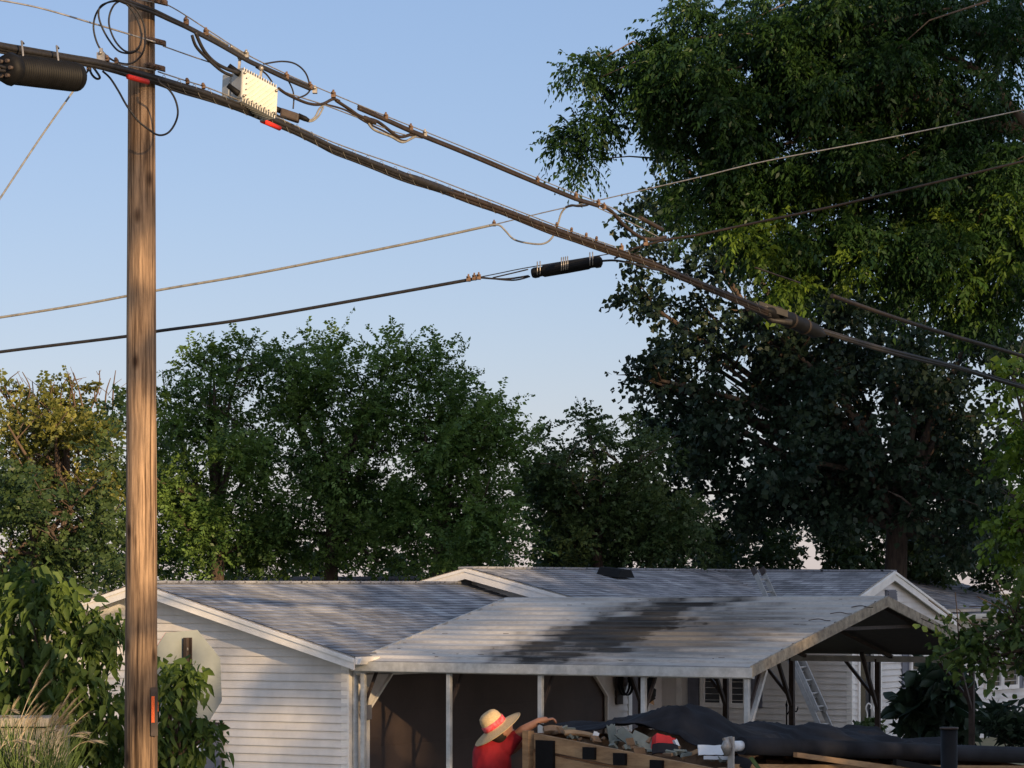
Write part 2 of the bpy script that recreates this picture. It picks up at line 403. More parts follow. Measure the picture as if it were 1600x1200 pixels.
def shutter(parent, p, d, nrm, wd, ht, z0):
    b = MB(); q = Vector(p)+ZD*z0+nrm*.016
    b.frame(q, d*wd, nrm*.012, ZD*ht)
    for a in (0, wd-.04): b.frame(q+d*a+nrm*.013, d*.04, nrm*.012, ZD*ht)
    for z_ in (0, ht*.48, ht-.05): b.frame(q+ZD*z_+nrm*.0135, d*wd, nrm*.012, ZD*.05)
    return b.build('shutter', M['shutter'], parent)

# ---- garage (left): gable wall along -v, door wall along +u
GU, GV, GH = 35.9, -23.0, 3.28
zE, zR = CAM-.87, CAM+.055
gar = thing('garage', 'white sided garage with grey shingle roof, its gable end behind the wooden pole', 'garage', UV(GU, GV-GH))
b = MB(); p0 = UV(GU, GV-2*GH); p1 = UV(GU, GV); zw = zE-.02; gw = 2*GH
def giv(z):
    if z <= zw: return (0, gw)
    k = (z-zw)/(zR-.08-zw)*GH; return (min(k, GH), max(gw-k, GH))
siding(b, p0, p1, -UD, 0, zR-.10, giv); b.build('gable_wall', M['siding'], gar)
ul, ur, doorz = .46, 7.45, CAM-1.22
b = MB()
siding(b, UV(GU, GV), UV(GU+8.3, GV), VD, 0, zw, holes=[(ul, ur, 0, doorz)])
b.build('door_wall', M['siding'], gar)
b = MB(); b.frame(UV(GU, GV)+VD*-.10-UD*.016, UD*.10, VD*.13, ZD*zw); b.build('corner_board', M['trim'], gar, bev=.006)
b = MB(); b.frame(UV(GU+8.2, GV)-VD*.1, UD*.12, VD*.13, ZD*zw); b.build('corner_board', M['trim'], gar, bev=.006)
b = MB(); b.frame(UV(GU+.05, GV-.05), UD*8.2, VD*-6.4, ZD*2.0); b.build('inner_wall', M['soffit'], gar)
# door: sectional panels behind a chamfered surround
dr = MB(); dr.frame(UV(GU+ul, GV-.04), UD*(ur-ul), VD*.02, ZD*doorz)
for k in range(4):
    z_ = k*doorz/4
    for j in range(1):
        wj = (ur-ul); dr.frame(UV(GU+ul+j*wj+.06, GV-.02, z_+.06), UD*(wj-.12), VD*.012, ZD*(doorz/4-.12))
dr.build('garage_door', M['darkdoor'], gar)
b = MB(); ch = .62
b.prism([UV(GU+ul, GV+.002, doorz), UV(GU+ul+ch, GV+.002, doorz), UV(GU+ul, GV+.002, doorz-ch*.8)], VD*.012)
b.prism([UV(GU+ur, GV+.002, doorz), UV(GU+ur-ch, GV+.002, doorz), UV(GU+ur, GV+.002, doorz-ch*.8)], VD*.012)
build_each(b, 'corner_panel', M['siding'], gar)
b = MB(); pts = [UV(GU+ul, GV+.03, 0), UV(GU+ul, GV+.03, doorz-ch*.8), UV(GU+ul+ch, GV+.03, doorz), UV(GU+ur-ch, GV+.03, doorz), UV(GU+ur, GV+.03, doorz-ch*.8), UV(GU+ur, GV+.03, 0)]
for i in range(5): b.beam(pts[i], pts[i+1], .03+.001*i, .05, up=VD)
b.build('door_surround', M['trim'], gar)
oh = .32; sl = (zR-zE)/GH
def rp(u, v, top=0): # garage roof surface
    return UV(u, v, zR-abs(v-(GV-GH))*sl+top)
u0, u1 = GU-oh, GU+8.75; vr, vf, vb = GV-GH, GV+oh, GV-2*GH-oh
b = MB(); shingles(b, rp(u0, vf), rp(u1, vf), rp(u1, vr), rp(u0, vr)); shingles(b, rp(u1, vb), rp(u0, vb), rp(u0, vr), rp(u1, vr), uo=3)
for k in range(int((u1-u0)/.15)):
    a = rp(u0+k*.15, vr, .004+.001*(k % 3)); b.frame(a-VD*.15-ZD*.03, UD*.2+ZD*.006, VD*.3, ZD*.035)
rf = b.build('roof', M['shingle'], gar)
b = MB(); slab(b, [rp(u0+.02, vf-.02), rp(u1, vf-.02), rp(u1, vr), rp(u0+.02, vr)], .05); slab(b, [rp(u0+.02, vb+.02), rp(u1, vb+.02), rp(u1, vr-.001), rp(u0+.02, vr-.001)], .05); b.build('roof_deck', M['soffit'], rf)
def rake(parent, a, c, n, ht=.15, d2=.0):
    b = MB(); dn = (c-a); b.prism([a, c, c-ZD*ht, a-ZD*ht], n*.025)
    b.prism([a+n*.026-ZD*.004, c+n*.026-ZD*.004, c+n*.026-ZD*.05, a+n*.026-ZD*.05], n*.02)
    o = b.build('fascia', M['trim'], parent); return o
ap = rp(u0, vr)-ZD*.022; rake(gar, rp(u0, vf)-ZD*.022, ap, -UD); rake(gar, rp(u0, vb)-ZD*.022, ap, -UD)
b = MB(); # frieze under the rake and soffit return
b.prism([rp(GU, vf-.4)-ZD*.12, rp(GU, vr)-ZD*.12, rp(GU, vr)-ZD*.24, rp(GU, vf-.4)-ZD*.24], -UD*.03)
b.prism([rp(GU, vb+.4)-ZD*.12, rp(GU, vr)-ZD*.12, rp(GU, vr)-ZD*.24, rp(GU, vb+.4)-ZD*.24], -UD*.031)
b.build('frieze', M['trim'], gar)
def gutter(parent, a, c, out, name='gutter'):
    b = MB(); pr = [(0, 0), (0, -.10), (.07, -.10), (.10, -.05), (.115, 0), (.105, 0), (.09, -.045), (.065, -.09), (.01, -.09), (.01, 0)]
    b.prism([a+out*x+ZD*y for x, y in pr], c-a); return b.build(name, M['trim'], parent)
gutter(gar, rp(u0, vf)+VD*.004-ZD*.0, rp(u1, vf)+VD*.004, VD)
b = MB(); b.tube(smooth_pts([rp(GU+.05, vf)+VD*.06-ZD*.1, rp(GU+.05, vf)+VD*.03-ZD*.17, UV(GU+.09, GV+.12, zw-.30), UV(GU+.09, GV+.07, zw-.42), UV(GU+.09, GV+.07, 0)], 4), .042, 8); b.build('downspout', M['galv'], gar)
# small fixtures by the door
b = MB(); b.frame(UV(GU+.28, GV+.016, CAM-1.83), UD*.16, VD*.1, ZD*.2); b.build('meter_box', M['shutter'], gar, bev=.01)
t = thing('garden_hose', 'coil of yellowed hose hung on the garage wall beside the downspout', 'hose', UV(GU+.33, GV+.05, 1.4))
b = MB(); b.tube([UV(GU+.33+.07*math.cos(a)*(1+.1*math.sin(a*.37)), GV+.06+.012*math.sin(a*.31), CAM-1.52+.16*math.sin(a)) for a in np.linspace(0, 25, 120)], .011, 6); b.build('coil', M['greyc'], t)
b = MB(); b.frame(UV(GU+.29, GV+.016, CAM-1.42), UD*.08, VD*.09, ZD*.03); b.build('hook', M['steel'], t)
# gable-wall items
t = thing('utility_box', 'grey electrical box on the white gable wall below the octagonal sign', 'utility box', P(299, 1200, 43.6))
ub = P(299, 1200, 43.9); 
sgn = UV(GU, -25.15)
b = MB(); b.frame(sgn-UD*.02-VD*.14+ZD*.0, VD*.26, -UD*.10, ZD*(CAM-1.92)); b.build('box_body', M['shutter'], t, bev=.008)
b = MB(); b.frame(sgn-UD*.02-VD*.15+ZD*(CAM-1.92), VD*.28, -UD*.12, ZD*.02); b.build('box_lid', M['darkpost'], t)

# ---- house: left wing ridge along u, right wing gable facing v, rear extension
hs = thing('house', 'long white sided house with grey shingle roofs and grey shutters beyond the metal carport', 'house', UV(50, -26))
zr = CAM+.30; HR = -26.0; LS = .245; LU0, LU1 = 44.15, 60.0
def lp(u, v): return UV(u, v, zr-abs(v-HR)*LS)
b = MB(); shingles(b, lp(LU0, HR+3.1), lp(LU1, HR+3.1), lp(LU1, HR), lp(LU0, HR)); shingles(b, lp(LU1, HR-3.6), lp(LU0, HR-3.6), lp(LU0, HR), lp(LU1, HR), uo=2)
RU, RV = 53.3, -22.3; rs = .286; zr2 = CAM+.285; RH = 3.04
def rp2(u, v): return UV(u, v, zr2-abs(u-RU)*rs)
shingles(b, rp2(RU-RH, RV-4.2), rp2(RU-RH, RV), rp2(RU, RV), rp2(RU, RV-4.2), uo=1); shingles(b, rp2(RU+RH, RV), rp2(RU+RH, RV-4.2), rp2(RU, RV-4.2), rp2(RU, RV), uo=5)
# rear extension
XE = -22.9; zx = CAM-.56
def xp(u, v): return UV(u, v, zx+(XE-v)*.27)
shingles(b, xp(55.9, XE), xp(63.9, XE), xp(63.9, XE-3.3), xp(55.9, XE-3.3), uo=7)
for k in range(int((LU1-LU0)/.15)):
    a = lp(LU0+k*.15, HR)+ZD*(.004+.001*(k % 3)); b.frame(a-VD*.14-ZD*.028, UD*.2+ZD*.006, VD*.28, ZD*.032)
for k in range(26):
    a = rp2(RU, RV-k*.15)+ZD*(.004+.001*(k % 3)); b.frame(a-UD*.14-ZD*.036, -VD*.2+ZD*.006, UD*.28, ZD*.034)
hroof = b.build('roof', M['shingle'], hs)
b = MB()
slab(b, [lp(LU0+.02, HR+3.08), lp(LU1, HR+3.08), lp(LU1, HR), lp(LU0+.02, HR)], .06); slab(b, [lp(LU0+.02, HR-3.58), lp(LU1, HR-3.58), lp(LU1, HR-.001), lp(LU0+.02, HR-.001)], .06)
slab(b, [rp2(RU-RH+.02, RV-4), rp2(RU-RH+.02, RV-.02), rp2(RU, RV-.02), rp2(RU, RV-4)], .06); slab(b, [rp2(RU+RH-.02, RV-4), rp2(RU+RH-.02, RV-.02), rp2(RU+.001, RV-.02), rp2(RU+.001, RV-4)], .06)
slab(b, [xp(55.9, XE-.02), xp(63.88, XE-.02), xp(63.88, XE-3.3), xp(55.9, XE-3.3)], .06)
b.build('roof_deck', M['soffit'], hroof)
b = MB(); rvp = lp(47.9, HR+.42)
b.prism([rvp+ZD*.0, rvp+UD*.62, rvp+UD*.5+ZD*.13, rvp+UD*.12+ZD*.13], VD*.42-ZD*.06); b.build('roof_vent', M['black'], hroof)
# fascias
a0 = lp(LU0, HR)-ZD*.022
rake(hs, lp(LU0, HR+3.1)-ZD*.022, a0, -UD, .17); rake(hs, lp(LU0, HR-3.6)-ZD*.022, a0, -UD, .17)
a1 = rp2(RU, RV)-ZD*.022
rake(hs, rp2(RU-RH, RV)-ZD*.022, a1, VD, .17); rake(hs, rp2(RU+RH, RV)-ZD*.022, a1, VD, .17)
gutter(hs, rp2(RU+RH, RV-4)-ZD*.0+UD*.004, rp2(RU+RH, RV-.01)+UD*.004, UD)
gutter(hs, xp(RU+RH+.15, XE)+VD*.004, xp(63.9, XE)+VD*.004, VD)
b = MB(); b.prism([xp(63.9, XE)-ZD*.02, xp(63.9, XE-3.3)-ZD*.02, xp(63.9, XE-3.3)-ZD*.16, xp(63.9, XE)-ZD*.16], UD*.02); b.build('fascia', M['trim'], hs)
# walls. left wing gable (recessed under its rake)
b = MB(); q0, q1 = UV(LU0+.45, HR-3.2), UV(LU0+.45, HR+2.75)
siding(b, q0, q1, -UD, 0, zr-.14, lambda z: (0, 5.95) if z < zr-.88 else (max(0, 3.2-(zr-.1-z)/LS), min(5.95, 3.2+(zr-.1-z)/LS)))
# front wall of the left wing, set back
siding(b, UV(44.6, -26.2), UV(51.6, -26.2), VD, 0, CAM-.2, holes=[(5.3, 6.35, 0, 2.05)])
b.build('wing_wall', M['siding'], hs)
b = MB(); b.frame(UV(49.9, -26.22), UD*1.05, VD*.03, ZD*2.03); b.frame(UV(50.0, -26.188, .2), UD*.85, VD*.015, ZD*.75); b.frame(UV(50.0, -26.188, 1.1), UD*.85, VD*.015, ZD*.8); sdoor = b.build('side_door', M['shutter'], hs)
b = MB(); b.ball(UV(50.1, -26.13, 1.0), .03); b.build('handle', M['steel'], sdoor)
b = MB()
for u_ in (49.83, 50.96): b.frame(UV(u_, -26.2), UD*.07, VD*.05, ZD*2.1)
b.frame(UV(49.83, -26.2, 2.03), UD*1.2, VD*.052, ZD*.08); b.build('door_frame', M['trim'], hs)
# long wall facing the carport (normal -u)
WU = 51.6; wA = UV(WU, -26.2); wB = UV(WU, -22.4)
zb = rp2(WU, RV).z-.09
b = MB(); siding(b, wA, wB, -UD, 0, zb)
b.build('long_wall', M['siding'], hs)
b = MB(); b.frame(UV(WU+.06, -26.1), UD*4.6, VD*3.6, ZD*(zb-.1)); b.build('inner_wall', M['soffit'], hs)
b = MB(); b.frame(wB-UD*.02-VD*.09, UD*.12, VD*.11, ZD*zb); b.build('corner_board', M['trim'], hs, bev=.006)
b = MB(); b.frame(wA-UD*.03+VD*.32, VD*.10, UD*.03, ZD*zb); b.build('trim_board', M['trim'], hs)
def on_v(px):  # v where the long wall shows at px
    k = (px-800)/F; return (k*.869*WU-.4946*WU)/(.869+.4946*k)
for px0, px1 in ((1096, 1133), (1138, 1170)):
    v0, v1 = on_v(px0), on_v(px1); window(hs, UV(WU, v0), VD, -UD, v1-v0, 1.25, .88)
shutter(hs, UV(WU, on_v(1076)), VD, -UD, on_v(1093)-on_v(1076), 1.25, .88)
shutter(hs, UV(WU, on_v(1175)), VD, -UD, on_v(1192)-on_v(1175), 1.25, .88)
# gable wall facing v
def giv2(z):
    k = (zr2-.1-z)/rs; c = RU-WU
    return (max(0, c-k), min(RU+RH-.3-WU, c+k))
def on_u(px, v):
    k = (px-800)/F; return (k*-.4946*v-.869*v)/(.4946-.869*k)
uW = [on_u(x, -22.4)-WU for x in (1340, 1372, 1419, 1466)]
b = MB(); siding(b, UV(WU, -22.4), UV(RU+RH-.3, -22.4), VD, 0, zr2-.13, giv2, holes=[(uW[0], uW[1], 0, 2.05), (uW[2]+.03, uW[3]-.03, .93, 2.05)])
b.prism([UV(RU-RH, -22.42, zr2-RH*rs-.1), UV(RU, -22.42, zr2-.1), UV(WU, -22.42, zr2-.1-(RU-WU)*rs), UV(WU, -22.42, zr2-RH*rs-.1)], VD*.015)
b.build('front_wall', M['siding'], hs)
b = MB(); b.frame(UV(WU+uW[0], -22.5), UD*(uW[1]-uW[0]), VD*.03, ZD*2.05)
b.build('front_door', M['glass'], hs)
b = MB()
for u_ in (uW[0]-.05, uW[1]): b.frame(UV(WU+u_, -22.4), UD*.07, VD*.05, ZD*2.1)
b.frame(UV(WU+uW[1]-.22, -22.45), UD*.2, VD*.06, ZD*2.04)
b.build('door_frame', M['trim'], hs)
wn = window(hs, UV(WU+uW[2], -22.4), UD, VD, uW[3]-uW[2], 1.18, .9)
shutter(hs, UV(WU+uW[2]-.36, -22.4), UD, VD, .32, 1.18, .9)
b = MB(); b.prism([UV(RU-.28, -22.38, zr2-.56), UV(RU-.2, -22.38, zr2-.36), UV(RU+.2, -22.38, zr2-.36), UV(RU+.28, -22.38, zr2-.56)], VD*.04)
for k in range(4): b.frame(UV(RU-.2, -22.335, zr2-.54+k*.045), UD*.4, VD*.02, ZD*.02)
b.build('gable_vent', M['shutter'], hs)
b = MB(); us = on_u(1536, -23.3), on_u(1588, -23.3)
siding(b, UV(RU+RH-.3, -23.3), UV(63.6, -23.3), VD, 0, zx-.03); b.build('rear_wall', M['siding'], hs)
window(hs, UV(us[0], -23.3), UD, VD, (us[1]-us[0])/2, 1.25, .95); window(hs, UV((us[0]+us[1])/2+.01, -23.3), UD, VD, (us[1]-us[0])/2, 1.25, .95)
shutter(hs, UV(us[1]+.04, -23.3), UD, VD, .3, 1.25, .95)
b = MB(); b.frame(UV(63.55, -23.3)-VD*3, UD*.05, VD*3.03, ZD*(zx-.05)); b.build('end_wall', M['siding'], hs)

# ---- metal shed behind the garage
t = thing('shed', 'low shed with pale ribbed metal roof and dark ridge cap behind the garage roof', 'shed', P(500, 915, 62)*1)
A, B_ = P(372, 906, 62), P(660, 905, 62); dx = (B_-A)
b = MB(); n = 40
for side in (1, -1):
    for k in range(n):
        s0 = A+dx*(k/n); s1 = A+dx*((k+.75)/n); s2 = A+dx*((k+1)/n); dn = Vector((0, -2.6*side, -.62))
        b.quad(s0, s1, s1+dn, s0+dn); b.quad(s1, (s1+s2)/2+ZD*.025, (s1+s2)/2+ZD*.025+dn, s1+dn); b.quad((s1+s2)/2+ZD*.025, s2, s2+dn, (s1+s2)/2+ZD*.025+dn)
b.build('roof', M['metalb'], t)
b = MB(); b.prism([A+Vector((-.05, -.16, -.005)), A+Vector((-.05, 0, .06)), A+Vector((-.05, .16, -.005)), A+Vector((-.05, 0, .03))], dx+Vector((.1, 0, 0))); b.build('ridge_cap', M['darkpost'], t)
b = MB(); lo = Vector((A.x+.1, A.y-2.4, 0)); b.frame(lo, Vector((dx.x-.2, 0, 0)), (0, 4.8, 0), ZD*(A.z-.65)); b.build('wall', M['siding'], t)

# ---------------------------------------------------------------- carport
cp = thing('carport', 'open metal carport with white ribbed black stained roof in front of the house', 'carport', UV(39, -20))
A0, B0 = P(552, 1034, 42.4), P(1172, 1044, 39.4)
R0, R1 = P(792, 937, 46.0), P(1385, 935, 43.0)
C0, C1 = P(860, 1017, 49.6), P(1548, 1021, 46.6)
C0 = Vector((C1.x-(B0.x-A0.x), C1.y-(B0.y-A0.y), C1.z))
b = MB(); nseg = 13
def cor(b, E0, E1, r0, r1, flip=1):
    """ribbed sheet; ribs run along the length"""
    sl_ = (r0-E0).length; nm = (E1-E0).cross(r0-E0).normalized(); nm = nm if nm.z > 0 else -nm
    Ln = (E1-E0).length
    prof = []
    for k in range(nseg):
        a = k/nseg; w_ = 1/nseg
        prof += [(a, 0), (a+w_*.70, 0), (a+w_*.76, .036), (a+w_*.93, .036)]
    prof.append((1, 0)); m = 12
    for i in range(len(prof)-1):
        (t0, h0), (t1, h1) = prof[i], prof[i+1]
        for j in range(m):
            x0, x1 = j/m, (j+1)/m
            def pt(x, t_, h_): return E0.lerp(E1, x).lerp(r0.lerp(r1, x), t_)+nm*(h_+.003*math.sin(x*9+t_*20))
            b.quad(pt(x0, t0, h0), pt(x1, t0, h0), pt(x1, t1, h1), pt(x0, t1, h1), [(x0*Ln, t0*nseg), (x1*Ln, t0*nseg), (x1*Ln, t1*nseg), (x0*Ln, t1*nseg)])
cor(b, A0, B0, R0, R1); cr = b.build('roof', M['croof'], cp)
b = MB(); cor(b, C1, C0, R1, R0); b.build('roof', M['croof'], cp)
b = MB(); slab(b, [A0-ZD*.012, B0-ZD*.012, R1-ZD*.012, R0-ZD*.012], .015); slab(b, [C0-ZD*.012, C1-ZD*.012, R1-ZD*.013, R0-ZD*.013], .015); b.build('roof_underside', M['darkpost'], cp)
b = MB(); b.prism([R0-VD*.02+UD*-.12-ZD*.035, R0-VD*.02+ZD*.02, R0-VD*.02+UD*.12-ZD*.035], (R1-R0)+VD*.04); b.build('ridge_cap', M['metalb'], cp)
def lerp3(a, c, t_): return a+(c-a)*t_
# eave trim
b = MB(); b.prism([A0-VD*.03+ZD*.005-UD*.02, A0-VD*.03+ZD*.005-UD*.0, A0-VD*.03-ZD*.12, A0-VD*.03-ZD*.12-UD*.02], (B0-A0)+VD*.06); b.build('eave_trim', M['galv'], cp)
b = MB()
def gtrim(a, c, n): b.prism([a+ZD*.03, c+ZD*.03, c-ZD*.115, a-ZD*.115], n*.03)
gtrim(B0, R1, VD); gtrim(C1, R1, VD); b.build('rake_trim', M['rust'], cp)
b = MB(); gtrim(A0+ZD*.0, R0, -VD); gtrim(C0, R0, -VD); b.build('rake_trim', M['galv'], cp)
tw = .064
def post_at(E0, E1, s, inn):
    p = lerp3(E0, E1, s)+inn*.12; return p
sp = [(567-552)/618, 0, 0, 0, 0]
def frac(px):  # fraction along the front eave that shows at px
    k = (px-800)/F; d = B0-A0; a = A0+UD*.10; return (k*a.y-a.x)/(d.x-k*d.y)
front = [frac(x) for x in (568, 702, 845, 1006, 1180)]
inn = UD*.10
for i, s in enumerate(front):
    s = min(s, .985); p = lerp3(A0, B0, s)+inn
    b = MB(); b.frame(Vector((p.x, p.y, 0))-UD*tw/2-VD*tw/2, UD*tw, VD*tw, ZD*(p.z-.14)); pp = b.build('post', M['galv'], cp, bev=.006)
    b = MB(); b.beam(Vector((p.x, p.y, p.z-.62)), lerp3(A0, B0, s)+inn+(UD*.42-ZD*.02), .035, .035); b.build('brace', M['darkpost'], pp)
    if i == 4: b = MB(); b.beam(Vector((p.x, p.y, p.z-.85)), p+VD*.0-ZD*.14+UD*.55+ZD*.1, .05, .05); b.build('brace', M['galv'], pp)
for i, s in enumerate((.02, .27, .46, .70, .955)):
    p = lerp3(C0, C1, s)-UD*.10
    b = MB(); b.frame(Vector((p.x, p.y, 0))-UD*tw/2-VD*tw/2, UD*tw, VD*tw*1.2, ZD*(p.z-.1)); pp = b.build('post', M['darkpost'], cp)
    b = MB(); b.beam(Vector((p.x, p.y, p.z-.85)), Vector((p.x, p.y, p.z-.05))-UD*.6+ZD*.05, .05, .05); b.beam(Vector((p.x, p.y, p.z-.7))-VD*.03, p-VD*.55-ZD*.1, .045, .045); b.build('brace', M['darkpost'], pp)
b = MB(); b.beam(A0+inn-ZD*.1, B0+inn-ZD*.1, tw, .075); b.beam(C0-UD*.10-ZD*.1, C1-UD*.10-ZD*.1, tw, .09)
build_each(b, 'header_rail', M['galv'], cp)
b = MB()
for s in (.02, .26, .5, .74, .97):
    a, c, r_ = lerp3(A0, B0, s), lerp3(C0, C1, s), lerp3(R0, R1, s)
    b.beam(a+inn-ZD*.07, r_-ZD*.07, .05, .05); b.beam(c-UD*.1-ZD*.07, r_-ZD*.07, .05, .052)
    b.beam(lerp3(a, r_, .62)-ZD*.08, lerp3(c, r_, .62)-ZD*.08, .045, .045)
b.build('roof_truss', M['darkpost'], cp)
b = MB()
rr = random.Random(4)
for k in range(42):   # twigs and leaf litter caught on the ribs
    s, t_ = rr.random(), rr.random(); p = lerp3(lerp3(A0, B0, s), lerp3(R0, R1, s), t_)+ZD*.03
    b.beam(p, p+VD*rr.uniform(-.09, .09)+UD*rr.uniform(-.03, .03), .008, .006)
for q in range(3):
    s, t_ = .93+.02*q, .62+.1*q; p = lerp3(lerp3(A0, B0, s), lerp3(R0, R1, s), t_)+ZD*.04
    b.tube(smooth_pts([p, p+VD*.12+UD*.05+ZD*.02, p+VD*.25, p+VD*.35-UD*.08]), .006, 5)
tag(b.build('twig_litter', M['bark'], cp), kind='stuff')

# things under the carport
hk = post_at(A0, B0, front[3], UD)
t = thing('leather_glove', 'dark worn work bag hanging from the carport frame beside the fourth post', 'bag', hk)
t.name = 'work_bag'
b = MB(); q = P(1019, 1048, 40.6)
b.tube(smooth_pts([q, P(1018, 1062, 40.6), P(1014, 1075, 40.6), P(1013, 1090, 40.6), P(1016, 1098, 40.6)]), [.045]*6+[.065]*6+[.10]*6+[.09]*5+[.05]*2, 9); b.build('bag_body', M['black'], t)
b = MB(); b.prism([P(1010, 1088, 40.55), P(1021, 1084, 40.55), P(1022, 1102, 40.55), P(1016, 1099, 40.55)], (0, .05, 0)); b.build('flap', M['brown'], t)
t = thing('hose_reel', 'dark hose reel mounted on the siding at the right end of the garage wall', 'hose reel', UV(GU+7.85, GV+.2))
b = MB(); hc = UV(GU+7.85, GV+.16, CAM-1.52)
b.tube([hc+UD*.19*math.cos(a)+ZD*.2*math.sin(a)+VD*(.04*math.sin(a*.23)) for a in np.linspace(0, 38, 200)], .014, 6); b.build('hose', M['black'], t)
b = MB(); b.lathe([(.0, 0), (.2, 0), (.2, .01), (0, .012)], hc-VD*.09, VD, 20); b.lathe([(.0, 0), (.07, 0), (.07, .1), (0, .1)], hc-VD*.1, VD, 14); b.frame(hc-VD*.14-UD*.1-ZD*.35, UD*.2, VD*.04, ZD*.3); b.build('drum', M['darkpost'], t)

# ---------------------------------------------------------------- extension ladder
t = thing('ladder', 'aluminium extension ladder leaning against the house behind the carport, its top above the stained roof', 'ladder', P(1290, 1200, 49.6))
base = P(1317, 1180, 50.2); base.z = 0.0
top = P(1172, 893, 53.6)
ld = (top-base); base = top-ld.normalized()*(top.z/ld.normalized().z)
ld = top-base; wv = UD*.42
def rail(a, c, off, name):
    b = MB(); sd_ = UD; upn = sd_.cross(ld.normalized()); b.beam(a+off, c+off, .026, .085, side=sd_); return b.build(name, M['ladder'], t)
rail(base, base+ld*.70, Vector((0, 0, 0)), 'rail'); rail(base, base+ld*.70, wv, 'rail')
upo = UD.cross(ld.normalized())*.07
if upo.z < 0: upo = -upo
rail(base+ld*.30, top, upo+UD*.04, 'fly_rail'); rail(base+ld*.30, top, upo+wv-UD*.04, 'fly_rail')
n = int(ld.length/.3)
for k in range(1, n):
    f_ = k/n
    if f_ < .70: b = MB(); p = base+ld*f_; b.tube([p, p+wv], .016, 8); b.build('rung', M['ladder'], t)
    if f_ > .31: b = MB(); p = base+ld*f_+upo+ld.normalized()*.05; b.tube([p+UD*.04, p+wv-UD*.04], .016, 8); b.build('rung', M['ladder'], t)
for s in (0, 1):
    b = MB(); b.beam(top+upo+UD*(.04+s*.34)-ld.normalized()*.12, top+upo+UD*(.04+s*.34)+ld.normalized()*.03, .05, .095, side=UD); b.build('end_cap', M['darkpost'], t)

# ---------------------------------------------------------------- utility pole
PX, PZ = 220.5, 24.0
px_, = (P(PX, 0, PZ).x,)
pole = thing('utility_pole', 'tall brown wooden utility pole standing in front of the white garage', 'utility pole', (px_, PZ, 0))
b = MB(); n = 28; prof = []
rr = random.Random(2)
zs = np.linspace(0, 10.6, 60)
i0 = 0
ph = [rr.uniform(0, 6) for _ in range(8)]
pts = []; 
for k, z_ in enumerate(zs):
    r_ = .134-.0043*z_
    for j in range(n):
        a = 2*math.pi*j/n
        q = r_*(1+.022*math.sin(3*a+ph[0]+z_*.35)+.014*math.sin(5*a+ph[1]-z_*.6)+.006*math.sin(11*a+z_*1.7)+.012*math.sin(z_*2.1+ph[2])*math.sin(a+ph[3]))
        b.v.append(Vector((px_+q*math.cos(a), PZ+q*math.sin(a), z_)))
for k in range(len(zs)-1):
    for j in range(n): b.f.append((k*n+j, k*n+(j+1) % n, (k+1)*n+(j+1) % n, (k+1)*n+j)); b.smooth.add(len(b.f)-1)
b.f.append(tuple((len(zs)-1)*n+j for j in range(n)))
pw = b.build('shaft', M['pole'], pole)
# pole wood: long checks, knots and a darker tone towards the butt
t_ = M['pole'].node_tree; L = t_.links.new; bs = t_.nodes['Principled BSDF']; ramp = t_.nodes[M['pole']['ramp']]
tc = t_.nodes.new('ShaderNodeTexCoord'); mp = t_.nodes.new('ShaderNodeMapping'); mp.inputs['Scale'].default_value = (24, 24, .38); L(tc.outputs['Object'], mp.inputs[0])
n2 = t_.nodes.new('ShaderNodeTexNoise'); n2.inputs['Scale'].default_value = 2.2; n2.inputs['Detail'].default_value = 5; L(mp.outputs[0], n2.inputs['Vector'])
r2 = t_.nodes.new('ShaderNodeValToRGB'); r2.color_ramp.elements[0].position = .38; r2.color_ramp.elements[1].position = .47; r2.color_ramp.elements[0].color = (.30, .26, .22, 1); r2.color_ramp.elements[1].color = (1, 1, 1, 1); L(n2.outputs['Fac'], r2.inputs[0])
mp3 = t_.nodes.new('ShaderNodeMapping'); mp3.inputs['Scale'].default_value = (3.4, 3.4, 1.6); L(tc.outputs['Object'], mp3.inputs[0])
vo = t_.nodes.new('ShaderNodeTexVoronoi'); vo.inputs['Scale'].default_value = 1.8; L(mp3.outputs[0], vo.inputs['Vector'])
r3 = t_.nodes.new('ShaderNodeValToRGB'); r3.color_ramp.elements[0].position = .07; r3.color_ramp.elements[1].position = .24; r3.color_ramp.elements[0].color = (.2, .15, .12, 1); r3.color_ramp.elements[1].color = (1, 1, 1, 1); L(vo.outputs['Distance'], r3.inputs[0])
sp_ = t_.nodes.new('ShaderNodeSeparateXYZ'); L(tc.outputs['Object'], sp_.inputs[0])
n4 = t_.nodes.new('ShaderNodeTexNoise'); n4.inputs['Scale'].default_value = 1.5; n4.inputs['Detail'].default_value = 6
mp4 = t_.nodes.new('ShaderNodeMapping'); mp4.inputs['Scale'].default_value = (4, 4, .8); L(tc.outputs['Object'], mp4.inputs[0]); L(mp4.outputs[0], n4.inputs['Vector'])
ma = t_.nodes.new('ShaderNodeMath'); ma.operation = 'MULTIPLY_ADD'; ma.inputs[1].default_value = 2.2; L(n4.outputs['Fac'], ma.inputs[0]); L(sp_.outputs[2], ma.inputs[2])
r4 = t_.nodes.new('ShaderNodeMapRange'); r4.inputs[1].default_value = 3.4; r4.inputs[2].default_value = 4.6; r4.inputs[3].default_value = .55; r4.inputs[4].default_value = 1; L(ma.outputs[0], r4.inputs[0])
prev = ramp.outputs[0]
for o_ in (r2.outputs[0], r3.outputs[0], r4.outputs[0]):
    mm = t_.nodes.new('ShaderNodeMix'); mm.data_type = 'RGBA'; mm.blend_type = 'MULTIPLY'; mm.inputs[0].default_value = 1
    L(prev, mm.inputs[6]); L(o_, mm.inputs[7]); prev = mm.outputs[2]
L(prev, bs.inputs['Base Color'])
